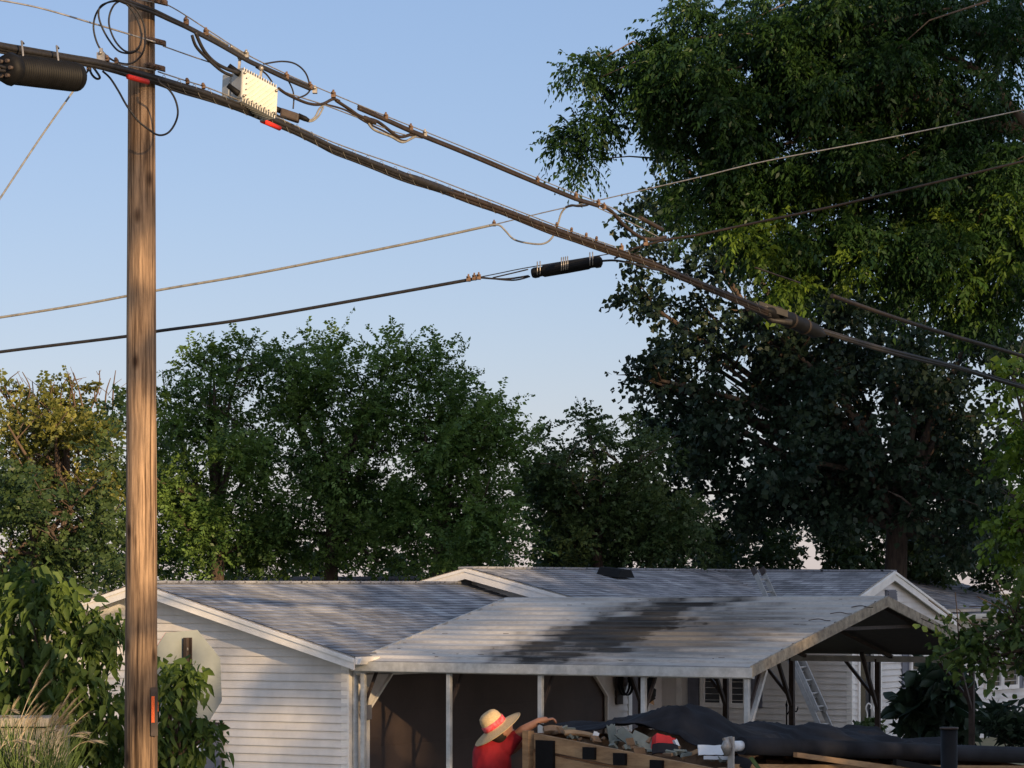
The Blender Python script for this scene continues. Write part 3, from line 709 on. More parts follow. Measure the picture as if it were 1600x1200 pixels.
# ties and tag
for (cx, cy, cw) in ((975, 12, 1), (965, 265, 1), (960, 425, 1)):
    x0, y0 = cx/4+0, cy/4
    b = MB(); p = P(x0-12, y0-3, PZ-.14)
    b.frame(p, (.14, 0, -.035), (0, .05, 0), (0, 0, .035)); b.frame(p+Vector((0, .055, .0)), (.14, 0, -.035), (0, .02, 0), (0, 0, .04))
    for k in range(3): b.lathe([(.0, .02), (.012, .02), (.012, -.06), (0, -.06)], p+Vector((.025+k*.042, 0, .012-.01*k)), (0, -1, 0), 8)
    b.build('clamp_bracket', M['ruststeel'], pole)
b = MB(); b.tube([P(206, 0, PZ-.1), P(207, 2, PZ-.15)], .01, 6); b.build('bolt', M['ruststeel'], pole)
b = MB()
for (x, y, r_) in ((228, 1115, .034), (237, 1115, .02)):
    pass
b.frame(P(236.5, 1129, PZ-.125), (.024, .004, 0), (0, .006, 0), (0, 0, .20)); b.frame(P(242, 1112, PZ-.107), (.024, .016, 0), (0, .006, 0), (0, 0, .075)); build_each(b, 'orange_tag', M['orange'], pole)
b = MB(); b.frame(P(236, 1150, PZ-.118), (.05, .012, 0), (0, .008, 0), (0, 0, .37)); b.build('tar_patch', M['darkpost'], pole)

# ---------------------------------------------------------------- aerial cables
def zl(px):  # depth of the street span at a column of the picture
    return 1/(1/23.75+(px-222)*(1/39-1/23.75)/1378)
def cab(b, pts, r, zf=zl, dz=0, n=7, sub=6):
    k_ = .9 if zf is zl else .86 if len(pts[0]) == 2 and pts[0][0] != -20 else 1
    r = [q*k_ for q in r] if hasattr(r, '__len__') else r*k_
    b.tube(smooth_pts([P(q[0], q[1], (q[2] if len(q) > 2 else zf(q[0]))+dz) for q in pts], sub), r, n)
def along(pts, t):
    # point on a polyline given px
    for i in range(len(pts)-1):
        if pts[i][0] <= t <= pts[i+1][0]:
            f_ = (t-pts[i][0])/(pts[i+1][0]-pts[i][0]); return pts[i][1]+(pts[i+1][1]-pts[i][1])*f_
    return pts[-1][1]
LOW = [(-60, 57), (0, 72), (80, 86), (150, 98), (240, 122), (320, 146), (400, 176), (460, 202), (520, 231), (590, 258), (650, 281), (700, 298), (780, 327), (860, 357), (940, 385), (1020, 412), (1100, 446), (1160, 470), (1200, 486)]
LOWR = [(1200, 490), (1240, 500), (1290, 518), (1380, 545), (1500, 575), (1620, 610)]
UPP = [(150, -18), (200, 2), (240, 16), (290, 40), (340, 66), (390, 95), (440, 117), (485, 136), (560, 166), (640, 202), (700, 226), (760, 250), (830, 280), (900, 309), (935, 320), (980, 338), (1035, 358), (1120, 395), (1180, 420)]
def bundle(pts, offs, name, m, parent, sub=5):
    b = MB()
    for (oy, od, r_, wob) in offs:
        q = [(x, y+oy*24/zl(x)*.95+wob*1.5*math.sin(x*.021+oy)+wob*.7*math.sin(x*.057+oy*2)) for x, y in sum([[pts[i], ((pts[i][0]+pts[i+1][0])/2, (pts[i][1]+pts[i+1][1])/2)] for i in range(len(pts)-1)], [])+[pts[-1]]]
        b.tube(smooth_pts([P(x, y, zl(x)+od) for x, y in q], sub), r_*.84, 7)
    return b.build(name, m, parent)
def lash(parent, pts, r_, pitch=22, name='lashing_wire', m='greyc', x0=0, x1=9999):
    b = MB(); pl = []
    xs = np.arange(max(pts[0][0], x0), min(pts[-1][0], x1), 1.5)
    acc = 0
    for x in xs:
        y = along(pts, x); z_ = zl(x); a = acc; acc += 2*math.pi*1.5/pitch*z_/26
        pl.append(P(x, y, z_)+Vector((0, math.cos(a)*r_, math.sin(a)*r_)))
    b.tube(pl, .0022, 4); return b.build(name, M[m], parent)
def clamp(parent, px, py, z_, s=1, m='ruststeel'):
    b = MB(); p = P(px, py, z_)
    b.frame(p+Vector((-.03*s, -.03, -.035*s)), (.06*s, 0, 0), (0, .06, 0), (0, 0, .07*s)); b.lathe([(0, -.05), (.013, -.05), (.013, .05), (0, .05)], p+ZD*.03*s, (0, 1, 0), 8); b.frame(p+Vector((-.012*s, -.012, .02*s)), (.024*s, 0, 0), (0, .024, 0), (0, 0, .05*s))
    return b.build('clamp', M[m], parent)
lb = thing('cable_bundle', 'thick black lashed cable bundle running below the white box into the tree', 'cables', P(222, 118, 23.75), 'cable bundles of the street span')
LOWB = [p for p in LOW if p[0] <= 1200]
bundle([p for p in LOWB if p[0] < 705], [(-4, 0, .014, 0), (0, -.02, .024, .6), (5, 0, .022, .5), (2, .03, .02, .8), (8, .01, .012, 1.2)], 'cable', M['cable'], lb)
bundle([p for p in LOWB if p[0] >= 650], [(-5, 0, .012, 0), (0, -.025, .022, .6), (5, 0, .022, .5), (2, .03, .02, .8), (8, .01, .014, .7)], 'cable', M['cablew'], lb)
bundle(LOWR, [(-4, 0, .010, 0), (0, -.02, .022, .6), (4, 0, .024, .5)], 'cable', M['cable'], lb)
STR = [(x, y-9 if x > 270 else y-7) for x, y in LOW]
STRL = [(247, 112), (290, 126), (330, 139), (400, 168), (520, 222), (650, 268), (780, 318), (900, 364), (960, 385)]
b = MB(); cab(b, STRL, .006); cab(b, [(-20, -3), (60, 12), (150, 38), (243, 66)], .007, zf=lambda x: 23.7); cab(b, [(150, 94), (190, 101), (243, 110)], .006); build_each(b, 'strand', M['steel'], lb)
lash(lb, LOW, .048, x0=250)
for x in (168, 182, 293, 318, 870, 893, 916, 932): clamp(lb, x, along(LOW, x)-9*24/zl(x)-1, zl(x), .42)
for (xa, xb) in ((200, 231), (409, 437)):
    b = MB(); ya, yb = along(LOW, xa)+8.5, along(LOW, xb)+9.5
    b.tube([P(xa-.5, ya, zl(xa)-.07), P(xa, ya, zl(xa)-.07), P(xb, yb-1, zl(xb)-.07), P(xb+.5, yb-1, zl(xb)-.07)], [.012, .02, .02, .012], 10); b.build('marker_sleeve', M['red'], lb)
b = MB(); ends = [P(x, along(LOW, x), zl(x)) for x in (640, 660, 690)]
b.tube([P(635, 275, zl(635)), P(650, 281, zl(650)), P(690, 295, zl(690)), P(705, 300, zl(705))], [.028, .038, .037, .028], 10); b.build('joint_sleeve', M['cable'], lb)
# upper bundle
ub_ = thing('cable_bundle', 'thinner upper cable bundle from the pole top that carries the white box', 'cables', P(222, 8, 23.75), 'cable bundles of the street span')
bundle([p for p in UPP if p[0] < 560], [(0, 0, .018, 0), (3.5, -.02, .016, .5)], 'cable', M['cable'], ub_)
bundle([p for p in UPP if p[0] >= 560 and p[0] <= 940], [(0, 0, .015, 0), (4, -.02, .018, .3), (2, .02, .013, 1)], 'cable', M['cablew'], ub_)
b = MB()
cab(b, [(150, -10), (243, 4), (270, 12), (330, 50), (384, 84), (440, 112), (485, 132), (600, 180), (720, 228), (860, 287), (940, 318), (1030, 356)], .0055)
cab(b, [(255, 72), (300, 88), (370, 112), (435, 140), (470, 152), (505, 163)], .006); cab(b, [(505, 163), (560, 184), (620, 207), (660, 216)], .006)
cab(b, [(935, 325), (990, 350), (1032, 372)], .006)
build_each(b, 'strand', M['steel'], ub_)
b = MB(); cab(b, [(940, 322), (955, 330), (975, 352), (1000, 370), (1020, 374), (1040, 370)], .02, n=8); cab(b, [(1000, 340), (1035, 359)], .025); cab(b, [(1180, 418), (1250, 442)], .01); cab(b, [(1300, 462), (1400, 497), (1500, 528), (1620, 562)], .028); build_each(b, 'cable', M['cablew'], ub_)
b = MB()
cab(b, [(435, 138), (450, 148), (480, 161), (502, 163), (520, 155), (530, 158)], .014); cab(b, [(525, 157), (545, 170), (565, 183), (590, 190), (622, 213), (645, 210), (665, 213)], .016)
cab(b, [(505, 162), (540, 172), (570, 190), (600, 205), (625, 218), (638, 219), (655, 209)], .009)
build_each(b, 'drip_cable', M['cablew'], ub_)
b = MB(); cab(b, [(466, 181), (482, 188), (492, 183), (499, 170), (506, 164)], .009); cab(b, [(466, 183), (484, 190), (497, 182), (505, 168)], .009); cab(b, [(575, 192), (585, 203), (610, 213), (628, 222), (642, 217), (655, 209)], .012); build_each(b, 'jumper', M['greyc'], ub_)
b = MB(); cab(b, [(561, 181), (572, 186), (586, 192), ], [.018]*5+[.03]*6+[.02]*2); b.build('splice_sleeve', M['cablew'], ub_)
for x, dy in ((291, -6), (322, -5), (385, -6), (448, 0), (485, 0), (492, 3), (521, -2), (603, -2), (642, -2), (664, -2), (840, -2), (900, -2), (935, -2), (944, 0)): clamp(ub_, x, along(UPP, x)+dy, zl(x), .62, 'steel' if x in (385, 492, 664) else 'ruststeel')
b = MB(); cab(b, [(320, 49), (356, 71)], .012); cab(b, [(360, 72), (381, 86)], .012); build_each(b, 'strand_guard', M['steel'], ub_)
b = MB(); cab(b, [(300, 55), (306, 72), (320, 88), (345, 110), (362, 118)], .014, dz=-.08); cab(b, [(305, 50), (318, 78), (335, 97), (355, 108), (370, 113)], .016, dz=-.08)
build_each(b, 'feed_cable', M['cable'], ub_)
b = MB(); cab(b, [(412, 100), (440, 96), (462, 100), (478, 115), (484, 138), (478, 148), (462, 154)], .008); cab(b, [(427, 110), (445, 120), (455, 135), (459, 150), (458, 170)], .007, dz=.05); cab(b, [(400, 105), (415, 115), (425, 128)], .008); cab(b, [(425, 176), (440, 183), (450, 182), (452, 178)], .01); build_each(b, 'feed_loop', M['cable'], ub_)
# ribbed amplifier box
za = zl(390)-.12
amp = thing('amplifier_box', 'off white ribbed metal box hanging from the upper cables right of the pole', 'amplifier', P(390, 140, za))
ax = (P(434, 136, za+.08)-P(380, 112, za-.05)); ax.z = -.115
O = P(379, 108, za-.06)  # top left front corner
xr = P(435, 138, za+.02)-O; dnv = P(377, 152, za-.06)-P(379, 108, za-.06); bk = P(347, 116, za+.2)-O
b = MB(); b.frame(O, xr, dnv, bk*.55); body = b.build('body', M['box'], amp, bev=.012)
b = MB(); b.frame(O+bk*.62+xr*.0, xr, dnv*.95, bk*.38); b.build('lid', M['box'], amp, bev=.012)
nf = xr.cross(dnv).normalized(); nf = nf if nf.y < 0 else -nf
b = MB()
for k in range(13):   # diagonal cooling ribs clipped to the face
    f0 = k/12*1.4-.4
    pts_ = []
    a0_, a1_ = (f0, 1), (f0+.45, 0)
    def clipu(p, q, lim, hi):
        return p
    x0_, y0_, x1_, y1_ = f0, .93, f0+.5, .07
    if x0_ < .12: tt = (.12-x0_)/(x1_-x0_); y0_ = y0_+(y1_-y0_)*tt; x0_ = .12
    if x1_ > .93: tt = (.93-x0_)/(x1_-x0_); y1_ = y0_+(y1_-y0_)*tt; x1_ = .93
    if x1_-x0_ < .03: continue
    b.beam(O+xr*x0_+dnv*y0_+nf*.012, O+xr*x1_+dnv*y1_+nf*.012, .010, .026, up=nf)
for k in range(14):
    q = O+xr*(.06+k*.068); b.beam(q+bk*.02-dnv*.035, q+bk*.5-dnv*.035, .008, .03, up=-dnv); b.beam(q+bk*.02+dnv*1.035, q+bk*.5+dnv*1.035, .008, .03, up=-dnv)
build_each(b, 'cooling_fin', M['box'], amp)
b = MB()
for (fx, fy) in ((.07, .08), (.07, .9), (.95, .12), (.95, .92)): b.lathe([(0, .014), (.011, .014), (.013, 0), (.013, -.01)], O+xr*fx+dnv*fy, nf, 8)
for k in range(5): b.frame(O+xr*(.1+.2*k)+dnv*1.0+bk*.5, xr*.06, dnv*.12, bk*.15)
build_each(b, 'bolt', M['steel'], amp)
b = MB()
for fy in (.15, .85): p = O+bk*.12+dnv*fy; b.tube([p-xr.normalized()*.10-ZD*-.02, p-xr.normalized()*.02, p], [.02, .026, .026], 10)
build_each(b, 'connector', M['black'], amp)
b = MB()
for fx, yy in ((.12, 91), (.72, 108)): q = O+xr*fx+bk*.4; b.beam(q, Vector((q.x+.01, q.y, P(0, yy, q.y).z)), .03, .02); b.lathe([(0, -.03), (.02, -.03), (.02, .03), (0, .03)], Vector((q.x+.01, q.y, P(0, yy-1, q.y).z)), (0, 1, 0), 8)
b.build('hanger', M['steel'], amp)
# tap
t = thing('tap_housing', 'small dark tap housing hanging just below the right end of the white amplifier box', 'tap housing', P(453, 176, zl(453)))
b = MB(); q = P(452, 177, zl(453)); b.frame(q+Vector((-.075, -.06, -.03)), (.15, 0, -.05), (0, .12, 0), (.01, 0, .07)); b.build('body', M['darkpost'], t, bev=.015)
for s in (-1, 1): b = MB(); b.tube([q+Vector((.07*s, 0, -.02*s)), q+Vector((.13*s, 0, -.045*s)), q+Vector((.16*s, 0, -.06*s))], [.024, .022, .014], 8); b.build('connector', M['black'], t)
# left ribbed closure
t = thing('splice_closure', 'black ribbed cylindrical splice case slung under the thick cables left of the pole', 'splice case', P(62, 110, 22.6), 'splice closures on the cables')
a_, c_ = P(16, 108, 22.3), P(121, 121, 22.9); d_ = (c_-a_).normalized(); Lc = (c_-a_).length
b = MB(); prof = [(0, 0), (.11, 0), (.125, .015), (.125, .04)]
for k in range(26): z_ = .05+k*(Lc-.1)/26; prof += [(.112, z_), (.126, z_+.004), (.126, z_+.011), (.112, z_+.014)]
prof += [(.125, Lc-.04), (.12, Lc-.01), (.09, Lc), (0, Lc)]
b.lathe([(q*.86, h_) for q, h_ in prof], a_, d_, 20); b.build('case', M['black'], t)
b = MB(); b.lathe([(0, -.05), (.07, -.05), (.115, -.03), (.12, .02), (.11, .03)], a_, d_, 8); sidev = d_.cross(ZD)
b.frame(a_+d_*.1-sidev*.02+ZD*.115, d_*(Lc-.2), sidev*.04, -ZD*.03); b.build('end_plate', M['black'], t)
b = MB()
for k in range(6): a = k*math.pi/3; q = a_+(sidev*math.cos(a)+ZD*math.sin(a))*.06; b.tube([q-d_*.03, q-d_*.075], .014, 8)
build_each(b, 'port', M['darkpost'], t)
for s in (.28, .8): b = MB(); q = a_+d_*Lc*s; b.tube([q+Vector((-.03, -.13, -.02)), q+Vector((-.03, -.1, .1)), q+Vector((-.05, -.04, .21)), q+Vector((-.05, .06, .21))], .008, 6); b.build('strap', M['steel'], t)
b = MB(); cab(b, [(8, 106, 22.2), (-10, 101, 22.1), (-40, 96, 22.0)], .012); cab(b, [(8, 111, 22.2), (-10, 109, 22.1), (-40, 105, 22.0)], .012); b.build('tail_cable', M['cable'], t)
# coil loops by the pole
b = MB()
def loop(b, pts, r_=.0075, z_=23.6): b.tube(smooth_pts([P(x, y, z_+(i % 3)*.01) for i, (x, y) in enumerate(pts)], 6), r_, 7)
loop(b, [(188, 0), (168, 4), (152, 18), (146, 42), (152, 68), (164, 85), (180, 96), (200, 100), (214, 94), (224, 80), (227, 60), (224, 36), (212, 14), (192, 0)])
loop(b, [(190, 1), (172, 3), (157, 10), (154, 24), (160, 44), (172, 65), (186, 80), (204, 83), (216, 76), (221, 58), (216, 34), (203, 12), (188, -1)], z_=23.55)
loop(b, [(188, 1), (178, 8), (171, 24), (171, 42), (180, 64), (194, 79), (208, 81), (219, 70), (222, 52)], z_=23.5)
tag(b.build('cable_coil', M['cable']), 'loose black cable coil of several loops hanging at the top left of the pole', 'cable coil')
b = MB(); loop(b, [(160, 111), (172, 122), (185, 142), (198, 165), (215, 188), (232, 202), (247, 211), (262, 208), (273, 194), (278, 176), (274, 156), (264, 140), (250, 130), (247, 122)], .008, 23.55); loop(b, [(139, 106), (144, 117), (151, 123), (156, 121), (150, 111), (146, 106)], .009, 23.5)
tag(b.build('cable_loop', M['cable']), 'single long black cable loop drooping across the pole below the thick cables', 'cable loop')
gw = thing('guy_wire', 'thin taut wire dropping down left from the thick cables beside the pole', 'wire', P(140, 108, 23.6))
b = MB(); cab(b, [(140, 107, 23.6), (70, 205, 22.6), (0, 310, 21.6), (-60, 400, 20.7)], .008); b.build('wire', M['greyc'], gw)
clamp(gw, 139, 107, 23.55, .5); clamp(gw, 158, 90, 23.55, 1, 'steel')
# crossing service spans
zc = lambda x: 32.6-x*.00233
sv = thing('service_cable', 'lower thin black cable crossing behind the pole and rising to the right', 'cable', P(600, 463, zc(600)), 'thin crossing cables')
b = MB(); cab(b, [(-60, 560), (0, 550), (195, 526), (250, 517), (370, 501), (500, 479), (640, 454), (745, 435)], .02, zc); b.build('cable', M['cable'], sv)
b = MB(); cab(b, [(985, 390), (1040, 375), (1090, 367), (1200, 344), (1300, 323), (1450, 288), (1640, 242)], .014, zc); b.build('cable', M['cablew'], sv)
b = MB(); cab(b, [(735, 436), (780, 427), (825, 418), (945, 398), (990, 389), (1040, 374)], .006, zc); cab(b, [(750, 434), (790, 436), (826, 431)], .011, zc); cab(b, [(770, 434), (800, 427), (825, 421)], .008, zc); cab(b, [(750, 433), (800, 438), (828, 432)], .009, zc)
cab(b, [(938, 408), (960, 407), (985, 411), (1010, 418), (1040, 424)], .013, zc); cab(b, [(960, 404), (990, 390)], .012, zc); cab(b, [(985, 397), (995, 395), (1002, 386)], .006, zc); build_each(b, 'tail_wire', M['cable'], sv)
for x, y in ((732, 436), (741, 434), (748, 433), (971, 388), (1009, 380)): clamp(sv, x, y, zc(x), .7)
sv2 = thing('service_cable', 'upper thin grey cable crossing behind the pole with one drooping loop near the middle', 'cable', P(500, 408, zc(600)), 'thin crossing cables')
zd = lambda x: zc(x)+.4
b = MB(); cab(b, [(-60, 503), (0, 496), (120, 477), (250, 453), (380, 431), (500, 408), (620, 384), (700, 367), (772, 351)], .016, zd); b.build('cable', M['greyc'], sv2)
b = MB(); cab(b, [(760, 354), (850, 332), (935, 313), (1000, 298), (1100, 275), (1200, 251), (1400, 213), (1640, 163)], .007, zd); b.build('strand', M['steel'], sv2)
b = MB(); cab(b, [(765, 352), (780, 352), (790, 361), (803, 374), (825, 380), (848, 381), (862, 372), (871, 352), (877, 333), (886, 322)], .011, zd, dz=-.6); b.build('drip_loop', M['greyc'], sv2)
b = MB(); cab(b, [(884, 324), (893, 321), (905, 322), (918, 320), (917, 316), (905, 316)], .014, zd, dz=-.6); b.build('splice_sleeve', M['cable'], sv2)
clamp(sv2, 772, 350, zd(772), .6)
# canister
t = thing('splice_closure', 'smooth black canister closure strapped under the crossing cable left of the main bundle', 'splice case', P(885, 418, zc(885)), 'splice closures on the cables')
a_, c_ = P(832, 427, zc(832)-.05), P(940, 408, zc(940)-.05); d_ = (c_-a_).normalized(); Lc = (c_-a_).length
b = MB(); b.lathe([(0, 0), (.045, 0), (.053, .02), (.053, .06), (.046, .07), (.046, .1), (.058, .12), (.060, Lc*.5), (.058, Lc-.14), (.05, Lc-.12), (.05, Lc-.08), (.06, Lc-.06), (.06, Lc-.02), (.035, Lc), (0, Lc)], a_, d_, 20); b.build('canister', M['black'], t)
b = MB(); b.beam(a_+ZD*.03-d_*.045, a_-ZD*.09-d_*.045, .05, .05); b.beam(c_+ZD*.05+d_*.05, c_-ZD*.05+d_*.05, .05, .04); build_each(b, 'end_bracket', M['darkpost'], t)
b = MB()
for s in (.07, .11, .42, .45, .48, .51, .83, .87): q = a_+d_*Lc*s; b.tube([q+Vector((0, -.064, -.03)), q+Vector((0, -.064, .035)), q+Vector((0, -.03, .10)), q+Vector((0, .03, .09))], .006, 6)
build_each(b, 'strap', M['steel'], t)
# closure inside the tree
t = thing('splice_closure', 'dark bulky splice case on the main cable bundle in front of the tree crown', 'splice case', P(1240, 504, zl(1240)), 'splice closures on the cables')
a_, c_ = P(1208, 489, zl(1208)), P(1280, 520, zl(1280)); d_ = (c_-a_).normalized(); Lc = (c_-a_).length
b = MB(); b.lathe([(0, -.15), (.03, -.15), (.045, -.08), (.072, 0), (.082, .08), (.082, Lc*.5), (.080, Lc-.12), (.05, Lc), (.028, Lc+.12), (0, Lc+.12)], a_, d_, 16); b.build('case', M['black'], t)
b = MB()
for s in (.02, .3, .6): b.lathe([(.080, Lc*s+.06), (.090, Lc*s+.07), (.090, Lc*s+.09), (.080, Lc*s+.10)], a_, d_, 16)
build_each(b, 'clamp_ring', M['cablew'], t)
b = MB(); b.frame(a_+Vector((-.15, -.06, .05)), (.3, 0, -.1), (0, .1, 0), (0, 0, .07)); b.tube([a_+Vector((-.3, 0, .1)), a_+Vector((0, 0, -.08)), a_+Vector((.2, 0, -.1))], .03, 8); b.build('bracket', M['cable'], t)

# ---------------------------------------------------------------- octagonal sign (seen from the back)
sc_ = P(287, 1068, 27.3); yaw = R(50)
sx = Vector((math.cos(yaw), math.sin(yaw), 0)); sn = Vector((sx.y, -sx.x, 0)); tilt = R(-3)
up = ZD*math.cos(tilt)+sx*math.sin(tilt); sxx = sx*math.cos(tilt)-ZD*math.sin(tilt)
sg = thing('stop_sign', 'plain grey back of an octagonal sign on a dark post beside the pole', 'road sign', (sc_.x, sc_.y, 0))
b = MB(); Ro = .457/math.cos(math.pi/8)
pts = [sc_+sxx*Ro*math.cos(math.pi/8+k*math.pi/4)+up*Ro*math.sin(math.pi/8+k*math.pi/4) for k in range(8)]
b.prism(pts, -sn*.003); b.build('panel', M['signback'], sg)
b = MB(); b.prism([p-sn*.0045 for p in pts], -sn*.001); b.build('face', M['red'], sg)
b = MB(); q = sc_+sn*.03
b.frame(Vector((q.x, q.y, 0))-sx*.035, sx*.07, sn*.006, ZD*(sc_.z+.40)); b.frame(Vector((q.x, q.y, 0))-sx*.035, sx*.008, sn*.04, ZD*(sc_.z+.40)); b.frame(Vector((q.x, q.y, 0))+sx*.027, sx*.008, sn*.04, ZD*(sc_.z+.40)); b.build('post', M['darkpost'], sg)
b = MB()
for dz in (.3, -.3): b.lathe([(0, .02), (.014, .02), (.014, -.035), (0, -.035)], q+ZD*dz, sn, 8)
build_each(b, 'bolt', M['steel'], sg)

# ---------------------------------------------------------------- trailer with load
TB = Vector((1.71, 25.0, 0)); TW = Vector((-.722, .692, 0)); TL = Vector((.692, .722, 0))
def T(s, t_, z_): return TB+TL*s+TW*t_+ZD*z_
def rim(s, t_): return (CAM-1.47)+t_*.105-s*.04     # tilted top rail height
tr = thing('dump_trailer', 'wood sided dump trailer loaded with debris beside the carport', 'trailer', TB+TL*2+TW)
LT, WT = 4.4, 2.15
b = MB() # tailgate boards: s=0 face between t=0..WT
for k in range(3):
    h1 = [.42, .26, .10]; 
b.prism([T(0, 0, rim(0, 0)-.14), T(0, WT, rim(0, WT)-.14), T(0, WT, .75), T(0, 0, .68)], TL*.03); b.build('tailgate_panel', M['ply'], tr)
b = MB()
for (dz0, dz1, x) in ((0, -.13, 0), (-.16, -.40, .004)):
    b.prism([T(-.04+x, .02, rim(0, 0)+dz0), T(-.04+x, WT-.08, rim(0, WT)+dz0), T(-.04+x, WT-.08, rim(0, WT)+dz1), T(-.04+x, .02, rim(0, 0)+dz1)], TL*.035)
b.build('tailgate_rail', M['wood'], tr)
b = MB()
for t0 in (.06, .62, 1.02, 1.36):
    b.frame(T(-.075, t0, rim(0, t0)-.11), TW*.13, TL*.03, ZD*.10)
for t0 in (1.83,): b.frame(T(-.07, t0, .5), TW*.2, TL*.03, ZD*(rim(0, t0)-.52))
build_each(b, 'strap', M['black'], tr)
b = MB()
for t0 in (0, WT): b.frame(T(-.06, t0-.03, 0.45), TW*.07, TL*.07, ZD*(rim(0, t0)-.43))
build_each(b, 'corner_post', M['wood'], tr)
b = MB()  # near long side
b.prism([T(0, 0, rim(0, 0)-.02), T(LT, 0, rim(LT, 0)-.02), T(LT, 0, .6), T(0, 0, .6)], -TW*.03); b.build('side_panel', M['ply'], tr)
b = MB(); b.prism([T(0, -.04, rim(0, 0)+.05), T(LT, -.04, rim(LT, 0)+.03), T(LT, -.04, rim(LT, 0)-.06), T(0, -.04, rim(0, 0)-.06)], -TW*.03); b.build('top_rail', M['wood'], tr)
b = MB(); b.prism([T(0, WT, rim(0, WT)), T(LT, WT, rim(LT, WT)), T(LT, WT, .6), T(0, WT, .6)], TW*.03); b.prism([T(LT, 0, rim(LT, 0)), T(LT, WT, rim(LT, WT)), T(LT, WT, .6), T(LT, 0, .6)], TL*.03); b.build('side_panel', M['ply'], tr)
b = MB(); b.frame(T(0, 0, .5), TL*LT, TW*WT, ZD*.1); b.frame(T(0, .3, .38), TL*LT, TW*.1, ZD*.12); b.frame(T(0, 1.7, .38), TL*LT, TW*.1, ZD*.12); b.frame(T(LT, 1.0, .38), TL*1.2, TW*.1, ZD*.1); b.build('chassis', M['black'], tr)
for s in (1.8, 2.6):
    for t0, sg_ in ((-.25, 1), (WT+.05, 1)):
        b = MB(); b.lathe([(.0, 0), (.2, 0), (.33, .01), (.35, .04), (.35, .16), (.33, .19), (.2, .2), (0, .2)], T(s, t0, .35), TW, 28); wh = b.build('wheel', M['black'], tr)
        b = MB(); b.lathe([(.0, -.012), (.05, -.012), (.19, -.004), (.2, .01)], T(s, t0, .35), TW, 20); b.build('rim', M['steel'], wh)
# roller on its arm
za0, za1 = rim(0, 0)+.19, rim(LT, 0)+.10
b = MB(); b.tube([T(.12, -.05, za0), T(LT+.3, -.05, za1)], .072, 14); b.build('tarp_roller', M['tarp'], tr)
b = MB(); b.tube([T(.0, -.05, za0), T(.16, -.05, za0)], .042, 14); b.build('roller_end', M['whitep'], tr)
b = MB(); b.frame(T(-.07, -.07, rim(0, 0)-.25), TL*.02, -TW*.055, ZD*.52); arm = b.build('roller_arm', M['ladder'], tr)
b = MB(); b.tube([T(-.09, -.08, za0-.07), T(-.1, -.08, za0), T(-.09, -.08, za0+.07)], [.02, .045, .02], 10); b.tube([T(-.12, -.07, za0+.06), T(-.02, -.07, za0+.07)], .014, 8); b.build('crank_head', M['steel'], arm)
# load: heap below the tarp and the loose pieces at the tailgate
rr = random.Random(11)
b = MB()
for i in range(26):
    s0 = .15+i*.16
    for j in range(12):
        t0 = .1+j*.17
def heap(s, t_): 
    return rim(s, t_)+.02+.27*math.exp(-((s-.85)/.5)**2-((t_-1.15)/.6)**2)+.16*math.exp(-((s-2.2)/1.1)**2-((t_-1.1)/.6)**2)
NX, NY = 34, 18; grid = {}
for i in range(NX+1):
    for j in range(NY+1):
        s, t_ = .12+(LT-.2)*i/NX, .06+(WT-.12)*j/NY
        k = len(b.v); b.v.append(T(s, t_, heap(s, t_)-.10+rr.uniform(-.05, .05)+(-.12 if i == 0 else 0)+(-.10 if s < .5 and t_ < 1.7 else 0)))
for i in range(NX):
    for j in range(NY): a = i*(NY+1)+j; b.f.append((a, a+NY+1, a+NY+2, a+1))
tag(b.build('debris_heap', M['brown']), 'dark heap of brown demolition rubble filling the trailer under the tarp', 'rubble', kind='stuff')
# tarp
b = MB(); NX, NY = 130, 60
for i in range(NX+1):
    s = i/NX*(LT+.1)
    for j in range(NY+1):
        t_ = -.05+j/NY*(WT+.08)
        edge = .17*math.sin(min(1, (t_+.05)/WT)*math.pi)*0
        s2 = s+(.30*math.sin(math.pi*j/NY)+.12)*(1-i/NX)**6
        h = max(heap(s2, t_)+.05, rim(s2, t_)+.05)
        fall = max(0, 1-(t_+.05)/.5); h = h*(1-fall**2)+(za0+(za1-za0)*(s2/LT)+.07)*(fall**2)
        wr = .020*math.sin(s*4.1+t_*6.0+.8*math.sin(t_*5))*math.sin(t_*1.6+.3)+.014*math.sin(s*9.3-t_*7.7+1.5*math.sin(s*2))+.007*math.sin(s*23+t_*15)+.036*(1-abs(math.sin(s*3.1+t_*2.2+math.sin(t_*4)*.7)))**3+.030*(1-abs(math.sin(s*1.7-t_*4.3+.5)))**4+.012*(1-abs(math.sin(s*7.3+t_*3.1+math.sin(s*2.2))))**5-.015
        wr *= min(1, (t_+.06)/.3)
        k = len(b.v); b.v.append(T(s2, t_, h+wr))
for i in range(NX):
    for j in range(NY): a = i*(NY+1)+j; b.f.append((a, a+NY+1, a+NY+2, a+1)); b.smooth.add(len(b.f)-1)
tp = b.build('tarp', M['tarp']); tag(tp, 'wrinkled black tarp pulled from its roller over the heaped trailer load', 'tarp')
md = tp.modifiers.new('thick', 'SOLIDIFY'); md.thickness = .008
